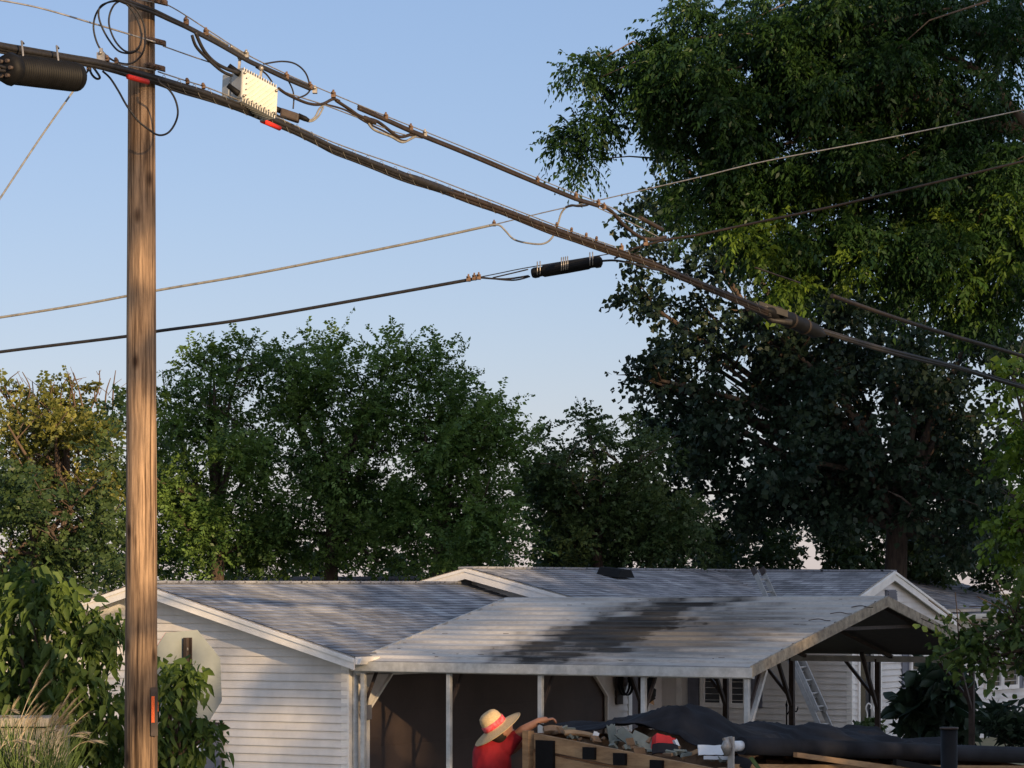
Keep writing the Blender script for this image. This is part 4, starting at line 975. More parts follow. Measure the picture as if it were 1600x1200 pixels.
def junk(name, label, cat, px, py, wd, ht, rot, m, dist=None, th=.02, bend=0, group=None):
    # a piece lying on the load near the tailgate, seated in the heap
    k = (px-800)/F; s_ = dist if dist is not None else .22
    # choose t so that the piece shows at px
    q = TB+TL*s_; t_ = (k*q.y-q.x)/(TW.x-k*TW.y); c = q+TW*t_; c.z = CAM+(HY-py)/F*c.y
    b = MB(); e = Matrix.Rotation(R(rot[2]), 3, 'Z') @ Matrix.Rotation(R(rot[0]), 3, 'X') @ Matrix.Rotation(R(rot[1]), 3, 'Y')
    n_ = 6
    pts_ = []
    for i in range(n_+1):
        x_ = (i/n_-.5)*wd; pts_.append((x_, bend*(1-(2*i/n_-1)**2)))
    top_ = [e @ Vector((x_, -y_, ht/2+rr.uniform(-.06, .06)*ht)) for x_, y_ in pts_]; bot_ = [e @ Vector((x_, -y_, -ht/2+rr.uniform(-.06, .06)*ht)) for x_, y_ in pts_]
    d3 = e @ Vector((0, th, 0)); i0 = len(b.v)
    b.v += [c+v for v in top_]+[c+v for v in bot_]+[c+v+d3 for v in top_]+[c+v+d3 for v in bot_]
    m_ = n_+1
    for i in range(n_):
        b.f += [(i0+i, i0+m_+i, i0+m_+i+1, i0+i+1), (i0+2*m_+i, i0+2*m_+i+1, i0+3*m_+i+1, i0+3*m_+i), (i0+i, i0+i+1, i0+2*m_+i+1, i0+2*m_+i), (i0+m_+i, i0+3*m_+i, i0+3*m_+i+1, i0+m_+i+1)]
    b.f += [(i0, i0+2*m_, i0+3*m_, i0+m_), (i0+n_, i0+m_+n_, i0+3*m_+n_, i0+2*m_+n_)]
    return tag(b.build(name, M[m]), label, cat, group)
G = 'scrap pieces at the tailgate'
junk('cardboard_flap', 'crumpled brown cardboard right under the reaching hand', 'cardboard', 868, 1140, .20, .07, (-50, 8, 20), 'brown', .12, .03, .02, G)
junk('cardboard_flap', 'flattened tan cardboard strip lying along the rim near the hand', 'cardboard', 905, 1146, .26, .05, (-55, 12, 30), 'wood', .12, .02, .015, G)
junk('paper_scrap', 'small pale torn paper scrap standing up on the rim left of the boards', 'paper', 931, 1149, .05, .06, (0, 20, 20), 'whitep', .05, .006, 0, G)
junk('broken_board', 'grey green broken board standing at the left end of the load', 'board', 957, 1147, .07, .16, (-10, -8, 10), 'grn', .2, .02, 0, G)
junk('broken_board', 'grey green slat leaning toward the left beside the red carton', 'board', 983, 1154, .10, .22, (-20, -50, 10), 'grn', .22, .02, 0, G)
junk('broken_board', 'grey green wide board leaning right just left of the red carton', 'board', 1004, 1158, .20, .12, (-30, 30, 12), 'grn', .2, .02, 0, G)
junk('red_carton', 'bright red cardboard carton with white edge in the middle of the load', 'carton', 1040, 1158, .17, .11, (-25, 18, 25), 'carton', .3, .12, 0, G)
junk('white_edge_carton', 'narrow white printed side flap attached to the right of the red carton', 'carton flap', 1059, 1163, .025, .09, (-20, -18, 20), 'whitep', .26, .04, 0, G)
junk('roofing_piece', 'curved dark roofing piece in front of the red carton', 'roofing', 1042, 1173, .24, .09, (-30, 8, 10), 'tarp', .12, .02, .05, G)
junk('siding_scrap', 'white ribbed siding scrap with a jagged right end near the roller', 'siding scrap', 1117, 1172, .28, .085, (-25, 3, 15), 'whitep', .22, .015, 0, G)
junk('siding_scrap', 'pale bluish siding strip lying below the white jagged scrap', 'siding scrap', 1124, 1184, .26, .03, (-20, 2, 15), 'metalb', .16, .015, 0, G)
junk('broken_board', 'pale thin board lying left of the white siding scrap', 'board', 1079, 1178, .16, .035, (-15, -22, 10), 'wood', .2, .02, 0, G)
junk('roofing_piece', 'curled brown roofing piece right of the roller arm', 'roofing', 1168, 1178, .12, .13, (-20, -40, -10), 'brown', .3, .02, .03, G)
junk('roofing_piece', 'dark torn felt piece below the roller arm on the right', 'roofing', 1160, 1192, .14, .08, (-20, 20, -10), 'tarp', .12, .02, .03, G)
junk('green_strip', 'dull green plastic strip slanting down right of the roller arm', 'plastic strip', 1181, 1194, .03, .14, (-15, -35, 0), 'grassb', .1, .02, 0, G)
# crushed bits among them
for mname in ('brown', 'grn'):
    b = MB()
    for k in range(22):
        s_, t_ = rr.uniform(-.02, .32), rr.uniform(.1, WT-.15); c = T(s_, t_, rim(0, t_)+rr.uniform(.0, .06)); e = Matrix.Rotation(rr.uniform(0, 3), 3, 'Z') @ Matrix.Rotation(rr.uniform(-1.2, 1.2), 3, 'X')
        b.frame(c, e @ Vector((rr.uniform(.04, .14), 0, rr.uniform(-.02, .02))), e @ Vector((0, .02, 0)), e @ Vector((rr.uniform(-.02, .02), 0, rr.uniform(.02, .06))))
    tag(b.build('rubble', M[mname]), ('brown' if mname == 'brown' else 'grey green')+' broken chips mixed through the rubble along the tailgate rim', 'rubble', kind='stuff')
# planks resting along the near side
t = thing('plywood_sheet', 'tan plywood sheet slanting below the tarp roller on the near side of the trailer', 'plywood', T(1.5, -.2, 1.4))
b = MB(); b.prism([T(.7, -.12, rim(0, 0)+.12), T(LT-.4, -.16, rim(LT, 0)-.12), T(LT-.4, -.16, rim(LT, 0)-.19), T(.7, -.12, rim(0, 0)+.08)], -TW*.04); b.build('sheet', M['wood'], t)
b = MB(); b.prism([T(1.9, -.22, rim(2, 0)+.10), T(LT-.2, -.24, rim(LT, 0)-.14), T(LT-.2, -.24, rim(LT, 0)-.20), T(1.9, -.22, rim(2, 0)+.05)], -TW*.04)
tag(b.build('dark_rail', M['black']), 'black metal rail slanting beside the plywood sheet below the roller', 'rail')
# dark post in front
q = P(1483, 1137, 22.0)
t = thing('steel_post', 'short round black steel post with a flat cap in front of the trailer', 'post', (q.x, q.y, 0))
b = MB(); b.lathe([(.058, 0), (.058, q.z-.01), (.0, q.z-.01)], (q.x, q.y, 0), ZD, 20); b.build('shaft', M['black'], t)
b = MB(); b.lathe([(0, 0), (.066, 0), (.066, .012), (0, .014)], (q.x, q.y, q.z-.009), ZD, 20); b.build('cap', M['darkpost'], t)

# ---------------------------------------------------------------- person
def capsule(b, a, c, r0, r1, n=14):
    a, c = Vector(a), Vector(c); m = 5
    b.ball(a, r0, 14, 9); b.ball(c, r1, 14, 9)
    b.tube([a+(c-a)*k/m for k in range(m+1)], [r0+(r1-r0)*k/m for k in range(m+1)], n)
zp = 26.75
def Q(px, py, dz=0): return P(px, py, zp+dz)
pr = thing('person', 'person in a red shirt and wide straw hat reaching over the trailer tailgate', 'person', (Q(765, 0).x, zp, 0))
hip = Vector((Q(762, 0).x, zp, .97)); chest = Q(768, 1180)+Vector((0, 0, 0)); 
shR = Q(790, 1166, -.05); shL = Q(772, 1166, .2)
elR = Q(817, 1141, -.12); wrR = Q(843, 1126, -.1); haR = Q(858, 1124, -.08)
elL = Q(800, 1172, .2); wrL = Q(820, 1158, .12)
hax = Vector((-.58, -.15, .80)).normalized(); ho = Q(775, 1136, -.08); head = ho-hax*.055+Vector((.012, 0, 0)); neck = Q(778, 1155, .02)
voxel = .007
b = MB()
capsule(b, hip-ZD*.04, chest-ZD*.18, .150, .155); capsule(b, chest-ZD*.2, chest, .155, .15); capsule(b, chest+ZD*.02, (shR+shL)/2-ZD*.02, .13, .10)
capsule(b, shR, shL, .065, .065); capsule(b, (shR+shL)/2, neck+ZD*.0, .07, .06); capsule(b, neck, head-hax*.05, .056, .056)
for (s_, e_, w_) in ((shR, elR, wrR), (shL, elL, wrL)): capsule(b, s_, e_, .056, .043); capsule(b, e_, w_, .043, .028)
fw = Vector((.86, .30, 0)); fw = (fw-hax*fw.dot(hax)).normalized()   # face direction
hx = Matrix((fw, hax.cross(fw).normalized(), hax)).transposed()
b.ball(head+ZD*.025, (.098, .077, .118), 20, 14, hx); b.ball(head+hx @ Vector((.03, 0, -.06)), (.062, .055, .06), 16, 10, hx)
b.ball(head+hx @ Vector((.106, 0, -.005)), (.017, .012, .022), 10, 8, hx); b.ball(head+hx @ Vector((.092, 0, -.058)), (.016, .026, .012), 10, 8, hx); b.ball(head+hx @ Vector((.082, 0, -.1)), (.022, .024, .018), 10, 8, hx)
for sgn_ in (-1, 1): b.ball(head+hx @ Vector((-.005, sgn_*.078, -.005)), (.018, .008, .032), 10, 8, hx)
for sgn_ in (-1, 1): b.ball(head+hx @ Vector((.086, sgn_*.03, .028)), (.012, .02, .008), 10, 8, hx)
legs = [(hip+Vector((.02, -.09, -.06)), hip+Vector((.06, -.10, -.50)), Vector((hip.x, hip.y-.1, .08)), Vector((hip.x+.15, hip.y-.11, .04))), (hip+Vector((-.02, .09, -.06)), hip+Vector((-.04, .11, -.5)), Vector((hip.x-.14, hip.y+.12, .08)), Vector((hip.x+.01, hip.y+.12, .04)))]
for (a, k_, an, to) in legs: capsule(b, a, k_, .085, .058); capsule(b, k_, an, .055, .04); capsule(b, an, to, .042, .035)
def hand(b, w_, d, upv, spread=1):
    d = d.normalized(); sd_ = d.cross(upv).normalized(); upv = sd_.cross(d)
    capsule(b, w_, w_+d*.05, .026, .028)
    b.ball(w_+d*.055, (.03, .03, .018), 12, 8)
    for k, ln in enumerate((.066, .075, .07, .055)):
        o_ = w_+d*.085+sd_*(k-1.5)*.019; m1 = o_+d*ln*.42+upv*.004; m2 = m1+d*ln*.3-upv*ln*.25; m3 = m2+d*ln*.1-upv*ln*.35
        capsule(b, w_+d*.05+sd_*(k-1.5)*.012, o_, .011, .0105, 8); capsule(b, o_, m1, .0100, .0095, 8); capsule(b, m1, m2, .0095, .009, 8); capsule(b, m2, m3, .009, .008, 8)
    t0 = w_+d*.025-sd_*.028; t1 = t0+d*.035-sd_*.026-upv*.008; t2 = t1+d*.03-sd_*.004-upv*.014
    capsule(b, t0, t1, .013, .0115, 8); capsule(b, t1, t2, .0115, .0095, 8)
hand(b, wrR, haR-wrR, ZD); hand(b, wrL, Q(832, 1152, .1)-wrL, ZD)
bd = b.build('body', M['skin'], pr)
md = bd.modifiers.new('merge', 'REMESH'); md.mode = 'VOXEL'; md.voxel_size = voxel; md.use_smooth_shade = True
md = bd.modifiers.new('soft', 'SMOOTH'); md.factor = .5; md.iterations = 3
b = MB(); fat = .018
capsule(b, hip+ZD*.0, chest-ZD*.18, .150+fat, .155+fat); capsule(b, chest-ZD*.2, chest, .155+fat, .15+fat); capsule(b, chest+ZD*.02, (shR+shL)/2-ZD*.02, .13+fat, .10+fat)
capsule(b, shR, shL, .070+fat, .070+fat); capsule(b, (shR+shL)/2, (shR+shL)/2+(neck-(shR+shL)/2)*.5, .07+fat, .072)
sl1 = shR.lerp(elR, .62); sl2 = shL.lerp(elL, .62); capsule(b, shR, sl1, .066+fat, .064); capsule(b, shL, sl2, .066+fat, .064)
shb = b.build('shirt', M['shirt'], pr); md = shb.modifiers.new('merge', 'REMESH'); md.mode = 'VOXEL'; md.voxel_size = .011; md.use_smooth_shade = True
md = shb.modifiers.new('soft', 'SMOOTH'); md.factor = .5; md.iterations = 8
tx = bpy.data.textures.new('folds', 'CLOUDS'); tx.noise_scale = .14; md = shb.modifiers.new('folds', 'DISPLACE'); md.texture = tx; md.strength = .03; md.mid_level = .5
b = MB()
for (a, k_, an, to) in legs: capsule(b, a, k_, .098, .072); capsule(b, k_, an+ZD*.04, .07, .06)
capsule(b, hip-ZD*.06+Vector((0, -.05, 0)), hip-ZD*.06+Vector((0, .05, 0)), .15, .15)
tb = b.build('trousers', M['jeans'], pr); md = tb.modifiers.new('merge', 'REMESH'); md.mode = 'VOXEL'; md.voxel_size = .012; md.use_smooth_shade = True
b = MB()
for (a, k_, an, to) in legs: capsule(b, an-ZD*.02, to-ZD*.0, .052, .045)
b.build('shoes', M['black'], pr)
b = MB(); b.ball(head+hx @ Vector((-.02, 0, .02)), (.092, .083, .11), 18, 12, hx); b.build('hair', M['hair'], pr)
b = MB(); b.ball(head+hx @ Vector((.05, 0, -.085)), (.045, .055, .035), 14, 10, hx); b.build('beard', M['hair'], pr)
fxv = Vector((.8, 0, .6))
hb = MB(); prof = [(.250, -.022), (.246, -.027), (.235, -.024), (.19, -.008), (.13, .004), (.112, .012), (.108, .03), (.106, .07), (.100, .105), (.085, .132), (.06, .146), (.03, .150), (0, .146)]
hb.lathe(prof, ho, hax, 40, fx=fxv, sx=.93, sy=.98)
ht = hb.build('hat', M['straw'], pr)
ht.modifiers.new('thick', 'SOLIDIFY').thickness = .004
b = MB(); b.lathe([(.113, .012), (.1155, .014), (.1125, .062), (.106, .063)], ho, hax, 40, fx=fxv, sx=.95, sy=1.0); b.build('hat_band', M['band'], ht)

# ---------------------------------------------------------------- concrete pier at lower left
t = thing('concrete_pier', 'rough tan concrete block wall with a flat cap behind the plumed grass', 'block wall', P(40, 1200, 24.5))
zq = 24.6
b = MB(); p = P(-60, 1137, zq); q = P(96, 1137, zq)
b.frame(Vector((p.x, zq, 0)), (q.x-p.x, 0, 0), (0, .5, 0), (0, 0, p.z)); o = b.build('block_body', M['concrete'], t, bev=.02)
b = MB(); p = P(-60, 1136, zq-.04); q = P(76, 1122, zq-.04); b.frame(p, (q.x-p.x, 0, 0), (0, .56, 0), (0, 0, q.z-p.z)); b.build('cap', M['concrete'], t, bev=.01)

# ---------------------------------------------------------------- foliage
def leaves(name, m, parent, centers, radii, nper, seed, L=.09, W=.035, k=10, tl=.3, droop=.35, shell=.45, compound=True, updir=.25, tbase=.5, tvar=.28, fine=False):
    """crown of many leaves: twigs spread through clumps, leaves paired along each twig"""
    rg = np.random.default_rng(seed)
    centers = np.array(centers, float); radii = np.array(radii, float)
    n = centers.shape[0]*nper
    ci = np.repeat(np.arange(centers.shape[0]), nper)
    d = rg.normal(size=(n, 3)); d /= np.linalg.norm(d, axis=1)[:, None]
    r = rg.random(n)**shell
    pos = centers[ci]+d*radii[ci]*r[:, None]
    td = d*.8+rg.normal(size=(n, 3))*.55+np.array([0, 0, updir]); td /= np.linalg.norm(td, axis=1)[:, None]
    tlen = tl*(.6+.8*rg.random(n))
    tint_c = tbase+rg.normal(size=centers.shape[0])*tvar*.55
    tw_t = tint_c[ci]+rg.normal(size=n)*tvar*.5
    # leaves along the twigs
    K = k; N = n*K
    ti = np.repeat(np.arange(n), K); f = np.tile((np.arange(K)+.7)/K, n); side = np.tile(np.where(np.arange(K) % 2 == 0, 1., -1.), n)
    sag = f**2*tlen[ti]*droop*.6
    base = pos[ti]+td[ti]*(f*tlen[ti])[:, None]; base[:, 2] -= sag
    upv = np.array([0, 0, 1.]); sv_ = np.cross(td, upv); sv_ /= (np.linalg.norm(sv_, axis=1)[:, None]+1e-6)
    roll = rg.uniform(-.9, .9, n); bn = np.cross(sv_, td); sv_ = sv_*np.cos(roll)[:, None]+bn*np.sin(roll)[:, None]
    ld_ = td[ti]*.45+sv_[ti]*side[:, None]*.85+rg.normal(size=(N, 3))*.19; ld_[:, 2] -= droop*(.5+rg.random(N))
    if not compound: ld_ += rg.normal(size=(N, 3))*.35; base += rg.normal(size=(N, 3))*.05
    ld_ /= np.linalg.norm(ld_, axis=1)[:, None]
    nn = np.cross(ld_, td[ti])+rg.normal(size=(N, 3))*.35; wv_ = np.cross(nn, ld_); wv_ /= (np.linalg.norm(wv_, axis=1)[:, None]+1e-6)
    nv = np.cross(ld_, wv_)
    s_ = (.5+.95*rg.random(N)**1.3)[:, None]
    l_ = L*s_; w_ = W*s_
    a = base; tip = base+ld_*l_; tip[:, 2] -= (l_*.15*droop)[:, 0]
    if fine:
        g_ = ld_.copy(); g_[:, 2] -= .35; h_ = nv*w_*.4
        V_ = [base, base+ld_*l_*.28+wv_*w_*.95+h_, base+ld_*l_*.28, base+ld_*l_*.28-wv_*w_*.95+h_, base+ld_*l_*.62+(g_-ld_)*l_*.2+wv_*w_*.72+h_, base+ld_*l_*.62+(g_-ld_)*l_*.2, base+ld_*l_*.62+(g_-ld_)*l_*.2-wv_*w_*.72+h_, base+ld_*l_+(g_-ld_)*l_*.6]
        co = np.stack(V_, 1).reshape(-1, 3).astype(np.float32)
        loops = np.array([0, 2, 1, 0, 3, 2, 1, 2, 5, 4, 2, 3, 6, 5, 4, 5, 7, 5, 6, 7], np.int32); starts = np.array([0, 3, 6, 10, 14, 17], np.int32); tot = np.array([3, 3, 4, 4, 3, 3], np.int32); nvp = 8
    m1 = base+ld_*l_*.42+wv_*w_+nv*w_*.35; m2 = base+ld_*l_*.42-wv_*w_+nv*w_*.35
    if not fine:
        co = np.stack([a, m1, tip, m2], 1).reshape(-1, 3).astype(np.float32); loops = np.arange(4, dtype=np.int32); starts = np.array([0], np.int32); tot = np.array([4], np.int32); nvp = 4
    me = bpy.data.meshes.new(name); me.vertices.add(N*nvp); me.vertices.foreach_set('co', co.ravel()); nl_ = len(loops)
    me.loops.add(N*nl_); me.loops.foreach_set('vertex_index', (loops[None, :]+(np.arange(N, dtype=np.int32)*nvp)[:, None]).ravel().astype(np.int32))
    me.polygons.add(N*len(tot)); me.polygons.foreach_set('loop_start', (starts[None, :]+(np.arange(N, dtype=np.int32)*nl_)[:, None]).ravel().astype(np.int32)); me.polygons.foreach_set('loop_total', np.tile(tot, N).astype(np.int32))
    if fine: me.polygons.foreach_set('use_smooth', np.ones(N*len(tot), bool))
    at = me.attributes.new('tint', 'FLOAT', 'POINT'); tv = np.clip(tw_t[ti]+rg.normal(size=N)*tvar*.45, 0, 1); at.data.foreach_set('value', np.repeat(tv, nvp).astype(np.float32))
    me.materials.append(m); me.update(calc_edges=True); me.validate()
    o = bpy.data.objects.new(name, me); C.objects.link(o)
    if parent: o.parent = parent; o.matrix_parent_inverse = parent.matrix_basis.inverted()
    return o
def fill(ells, seed, dens=1.0, r=(.28, .6), zdef=None):
    """sub-clumps inside ellipses given as (px, py, rx, ry, z, depth radius)"""
    rg = np.random.default_rng(seed); cs = []; rs_ = []
    for (px, py, rx, ry, z_, rz) in ells:
        c = P(px, py, z_); ax_, az_ = rx/F*z_, ry/F*z_; sh_ = .22 if z_ > 50 else .12 if z_ > 38 else 0; ax_, az_ = max(.12, ax_-sh_), max(.12, az_-sh_)
        rm = (r[0]+r[1])/2; vol = ax_*az_*rz*4.19; n_ = max(2, int(dens*rx/F*z_*ry/F*z_*rz*4.19/(4.19*rm**3)*.55))
        for _ in range(n_):
            while True:
                q = rg.uniform(-1, 1, 3)
                if (q**2).sum() < 1: break
            q = q/np.linalg.norm(q)*(np.linalg.norm(q)**.75)
            rad = rg.uniform(*r)*(1.15-.45*np.linalg.norm(q)); e = 1-rad*.5/max(ax_, az_)
            cs.append((c.x+q[0]*ax_*e, c.y+q[1]*rz, c.z+q[2]*az_*e)); rs_.append((rad, rad, rad*.75))
    return cs, rs_
def limbs(b, base, cs, seed, r0, fork, nl=14, rmin=.012):
    rg = random.Random(seed); base = Vector(base); fork = Vector(fork)
    for c in rg.sample(cs, min(nl, len(cs))):
        c = Vector(c); a = base.lerp(fork, rg.uniform(.75, 1)); mid = a.lerp(c, .5)+Vector((rg.uniform(-.2, .2), rg.uniform(-.2, .2), rg.uniform(.0, .35)))*(c-a).length*.25
        pts_ = smooth_pts([a, mid, c], 6); ln = len(pts_); b.tube(pts_, [max(rmin, r0*(1-.85*i/ln)) for i in range(ln)], 6)
        for q in range(3 if r0 > .02 else 0):
            s_ = pts_[rg.randint(ln//2, ln-1)]; e_ = s_+Vector((rg.uniform(-1, 1), rg.uniform(-1, 1), rg.uniform(-.3, 1)))*.6; b.tube([s_, s_.lerp(e_, .5)+ZD*.05, e_], [r0*.25, r0*.18, .006], 5)
def tree(name, label, cat, base_px, z_, ells, lm, seed, r0=.12, bark='bark', dens=1, nper=16, L=.09, W=.032, k=11, tl=.3, droop=.35, r=(.28, .6), fork_py=None, group=None, nl=16, **kw):
    bx = P(base_px, 915, z_); base = Vector((bx.x, z_, 0)); t = thing(name, label, cat, base, group)
    cs, rs_ = fill(ells, seed, dens*(1.7 if z_ > 50 else 1.15), r); leaves('crown', lm, t, cs, rs_, int(nper*(1.5 if z_ > 50 else 1.2)), seed, L=L, W=W, k=k, tl=tl, droop=droop, **kw)
    fk = P(base_px, fork_py or 800, z_); b = MB(); rg = random.Random(seed)
    pts_ = smooth_pts([base, base.lerp(fk, .5)+Vector((rg.uniform(-.1, .1), 0, 0)), fk], 6); b.tube(pts_, [r0*(1.25-.35*i/12) for i in range(len(pts_))], 12)
    limbs(b, base.lerp(fk, .3), cs, seed, r0*.55, fk, nl); b.build('trunk', M[bark], t)
    return t
GT = 'trees standing behind the houses'
# far left: yellowing tree and darker mass below it
tree('tree', 'sparse yellowing tree with bare top twigs left of the pole', 'tree', 105, 54, [(20, 660, 55, 60, 54, 1.2), (95, 665, 65, 60, 54, 1.3), (150, 690, 55, 60, 54, 1.2), (60, 730, 80, 60, 54, 1.4), (150, 750, 50, 60, 54, 1.2), (0, 610, 25, 25, 54, .6), (60, 618, 25, 18, 54, .4), (120, 612, 30, 18, 54, .4)], L_yel, 3, .1, 'barklt', .8, 13, L=.085, W=.03, r=(.22, .45), group=GT, nl=26, fork_py=760, tbase=.45)
tree('tree', 'dark green bushy tree filling the space below the yellowing one', 'tree', 60, 51, [(40, 800, 90, 80, 51, 1.5), (130, 830, 80, 90, 51, 1.4), (60, 890, 110, 70, 51, 1.5), (170, 720, 40, 50, 51, .9), (0, 760, 50, 60, 51, 1), (185, 640, 28, 24, 51, .6), (180, 900, 40, 60, 50, 1)], L_mix, 4, .1, 'bark', 1.0, 15, L=.08, W=.03, r=(.25, .5), group=GT)
# bare twigs above the yellowing tree
b = MB(); rg = random.Random(8)
for k in range(15):
    x0_ = 15+k*11.5; p = P(x0_, 640, 54); q = P(x0_+rg.uniform(-16, 18), rg.uniform(578, 605), 54+rg.uniform(-.5, .5)); mid = p.lerp(q, .55)+Vector((rg.uniform(-.12, .12), 0, 0)); b.tube(smooth_pts([p, mid, q], 4), [.02-.0016*i for i in range(9)], 5)
    for j in range(2): s_ = p.lerp(q, rg.uniform(.4, .9)); b.tube([s_, s_+Vector((rg.uniform(-.3, .3), 0, rg.uniform(.05, .25)))], [.008, .004], 4)
yt = [o for o in bpy.data.objects if o.get('label', '').startswith('sparse yellowing')][0]; b.build('bare_twig', M['barklt'], yt)
# big feathery group
tree('tree', 'broad green tree directly right of the pole with feathery pointed tips', 'tree', 340, 56, [(345, 600, 50, 45, 56, 1.1), (300, 650, 55, 55, 56, 1.2), (400, 585, 50, 45, 56, 1.1), (270, 740, 60, 90, 56, 1.3), (370, 700, 80, 80, 56, 1.5), (330, 820, 90, 80, 56, 1.5), (255, 620, 25, 35, 56, .6), (420, 800, 70, 80, 56, 1.4), (330, 560, 25, 16, 56, .4), (300, 575, 18, 14, 56, .4), (380, 548, 28, 16, 56, .4), (215, 800, 60, 100, 57, 1), (290, 870, 80, 40, 57, 1.1), (400, 870, 70, 40, 57, 1.1)], L_walnut, 12, .12, 'bark', 1.15, 17, L=.078, W=.023, k=17, tl=.42, r=(.28, .55), group=GT, droop=.3)
tree('tree', 'tallest rounded feathery tree in the middle of the far group', 'tree', 520, 57, [(500, 590, 70, 60, 57, 1.4), (520, 548, 50, 28, 57, .8), (460, 640, 70, 70, 57, 1.4), (580, 650, 80, 80, 57, 1.6), (520, 740, 100, 90, 57, 1.8), (440, 860, 80, 60, 57, 1.4), (560, 850, 90, 70, 57, 1.6), (450, 560, 30, 20, 57, .5), (575, 575, 40, 25, 57, .7)], L_walnut, 13, .13, 'bark', 1.15, 17, L=.078, W=.023, k=17, tl=.42, r=(.28, .58), group=GT, droop=.3)
tree('tree', 'dense feathery tree sloping down to the right toward the gap of sky', 'tree', 690, 56, [(640, 585, 60, 42, 56, 1.1), (700, 610, 60, 50, 56, 1.2), (740, 660, 60, 60, 56, 1.2), (680, 700, 90, 80, 56, 1.7), (770, 720, 50, 60, 56, 1.1), (640, 790, 80, 80, 56, 1.5), (750, 800, 80, 80, 56, 1.5), (700, 870, 110, 50, 56, 1.6), (610, 552, 40, 20, 56, .5), (690, 562, 40, 20, 56, .5), (780, 640, 34, 44, 56, .7), (790, 840, 60, 50, 56, 1.1), (805, 690, 24, 40, 56, .5)], L_walnut, 14, .12, 'bark', 1.15, 17, L=.078, W=.023, k=17, tl=.42, r=(.28, .55), group=GT, droop=.3)
tree('tree', 'smaller green tree with a spindly top just left of the huge dark tree', 'tree', 930, 59, [(930, 690, 45, 45, 59, .9), (915, 655, 22, 22, 59, .4), (880, 750, 60, 70, 59, 1.3), (960, 760, 60, 80, 59, 1.3), (1010, 730, 45, 70, 59, 1), (900, 850, 80, 60, 59, 1.4), (1000, 850, 80, 70, 59, 1.4), (1070, 830, 60, 80, 59, 1.2), (845, 760, 40, 80, 59, .9), (985, 680, 34, 40, 59, .6), (1030, 700, 36, 50, 60, .8), (950, 800, 70, 60, 59, 1.3), (870, 790, 50, 60, 59, 1.1), (1010, 800, 60, 60, 59, 1.2), (860, 860, 60, 40, 59, 1.1), (840, 690, 14, 40, 60, .3)], L_mix, 15, .1, 'bark', .95, 14, L=.085, W=.032, k=11, tl=.32, r=(.25, .5), group=GT, tbase=.62)
# low back growth that closes the bottom of the view
tree('tree', 'low scrubby growth seen just above the long roof ridge under the maple', 'tree', 1190, 66, [(1120, 870, 60, 40, 66, 1.2), (1220, 860, 70, 50, 66, 1.3), (1320, 865, 60, 50, 66, 1.3), (1480, 850, 80, 60, 66, 1.3), (1560, 880, 80, 60, 66, 1.3), (1400, 830, 80, 60, 67, 1.3), (1300, 820, 70, 50, 67, 1.3), (1450, 890, 90, 30, 66, 1.2), (1560, 800, 60, 60, 67, 1.2), (1350, 880, 90, 26, 66, 1.2), (1170, 830, 40, 40, 66, .8)], L_mix, 16, .08, 'bark', 1.25, 13, L=.1, W=.04, r=(.3, .55), group=GT, fork_py=880, tbase=.4, nl=0)
tree('tree', 'long low band of scrub closing the gap above the garage roof', 'tree', 500, 68, [(200, 885, 90, 36, 68, 1.2), (340, 888, 90, 30, 68, 1.2), (480, 880, 90, 36, 68, 1.2), (620, 888, 90, 30, 68, 1.2), (760, 880, 80, 36, 68, 1.2), (900, 888, 90, 36, 68, 1.2), (1040, 880, 90, 36, 68, 1.2), (60, 890, 90, 50, 68, 1.2)], L_mix, 17, .08, 'bark', .9, 12, L=.1, W=.04, r=(.3, .5), group=GT, fork_py=890, nl=0)
tree('tree', 'dark undergrowth filling the gaps behind the main row of far trees', 'tree', 960, 63, [(880, 840, 60, 60, 63, 1.2), (960, 840, 60, 60, 63, 1.2), (1050, 830, 60, 70, 63, 1.2), (1120, 850, 50, 50, 63, 1.2), (1010, 770, 40, 60, 63, 1), (840, 780, 40, 70, 62, 1), (250, 700, 40, 80, 62, .9), (300, 790, 60, 60, 62, 1), (600, 800, 80, 60, 62, 1.1), (1060, 760, 40, 60, 63, 1)], L_mix, 18, .08, 'bark', 1, 13, L=.09, W=.036, r=(.28, .5), group=GT, fork_py=880, nl=0)
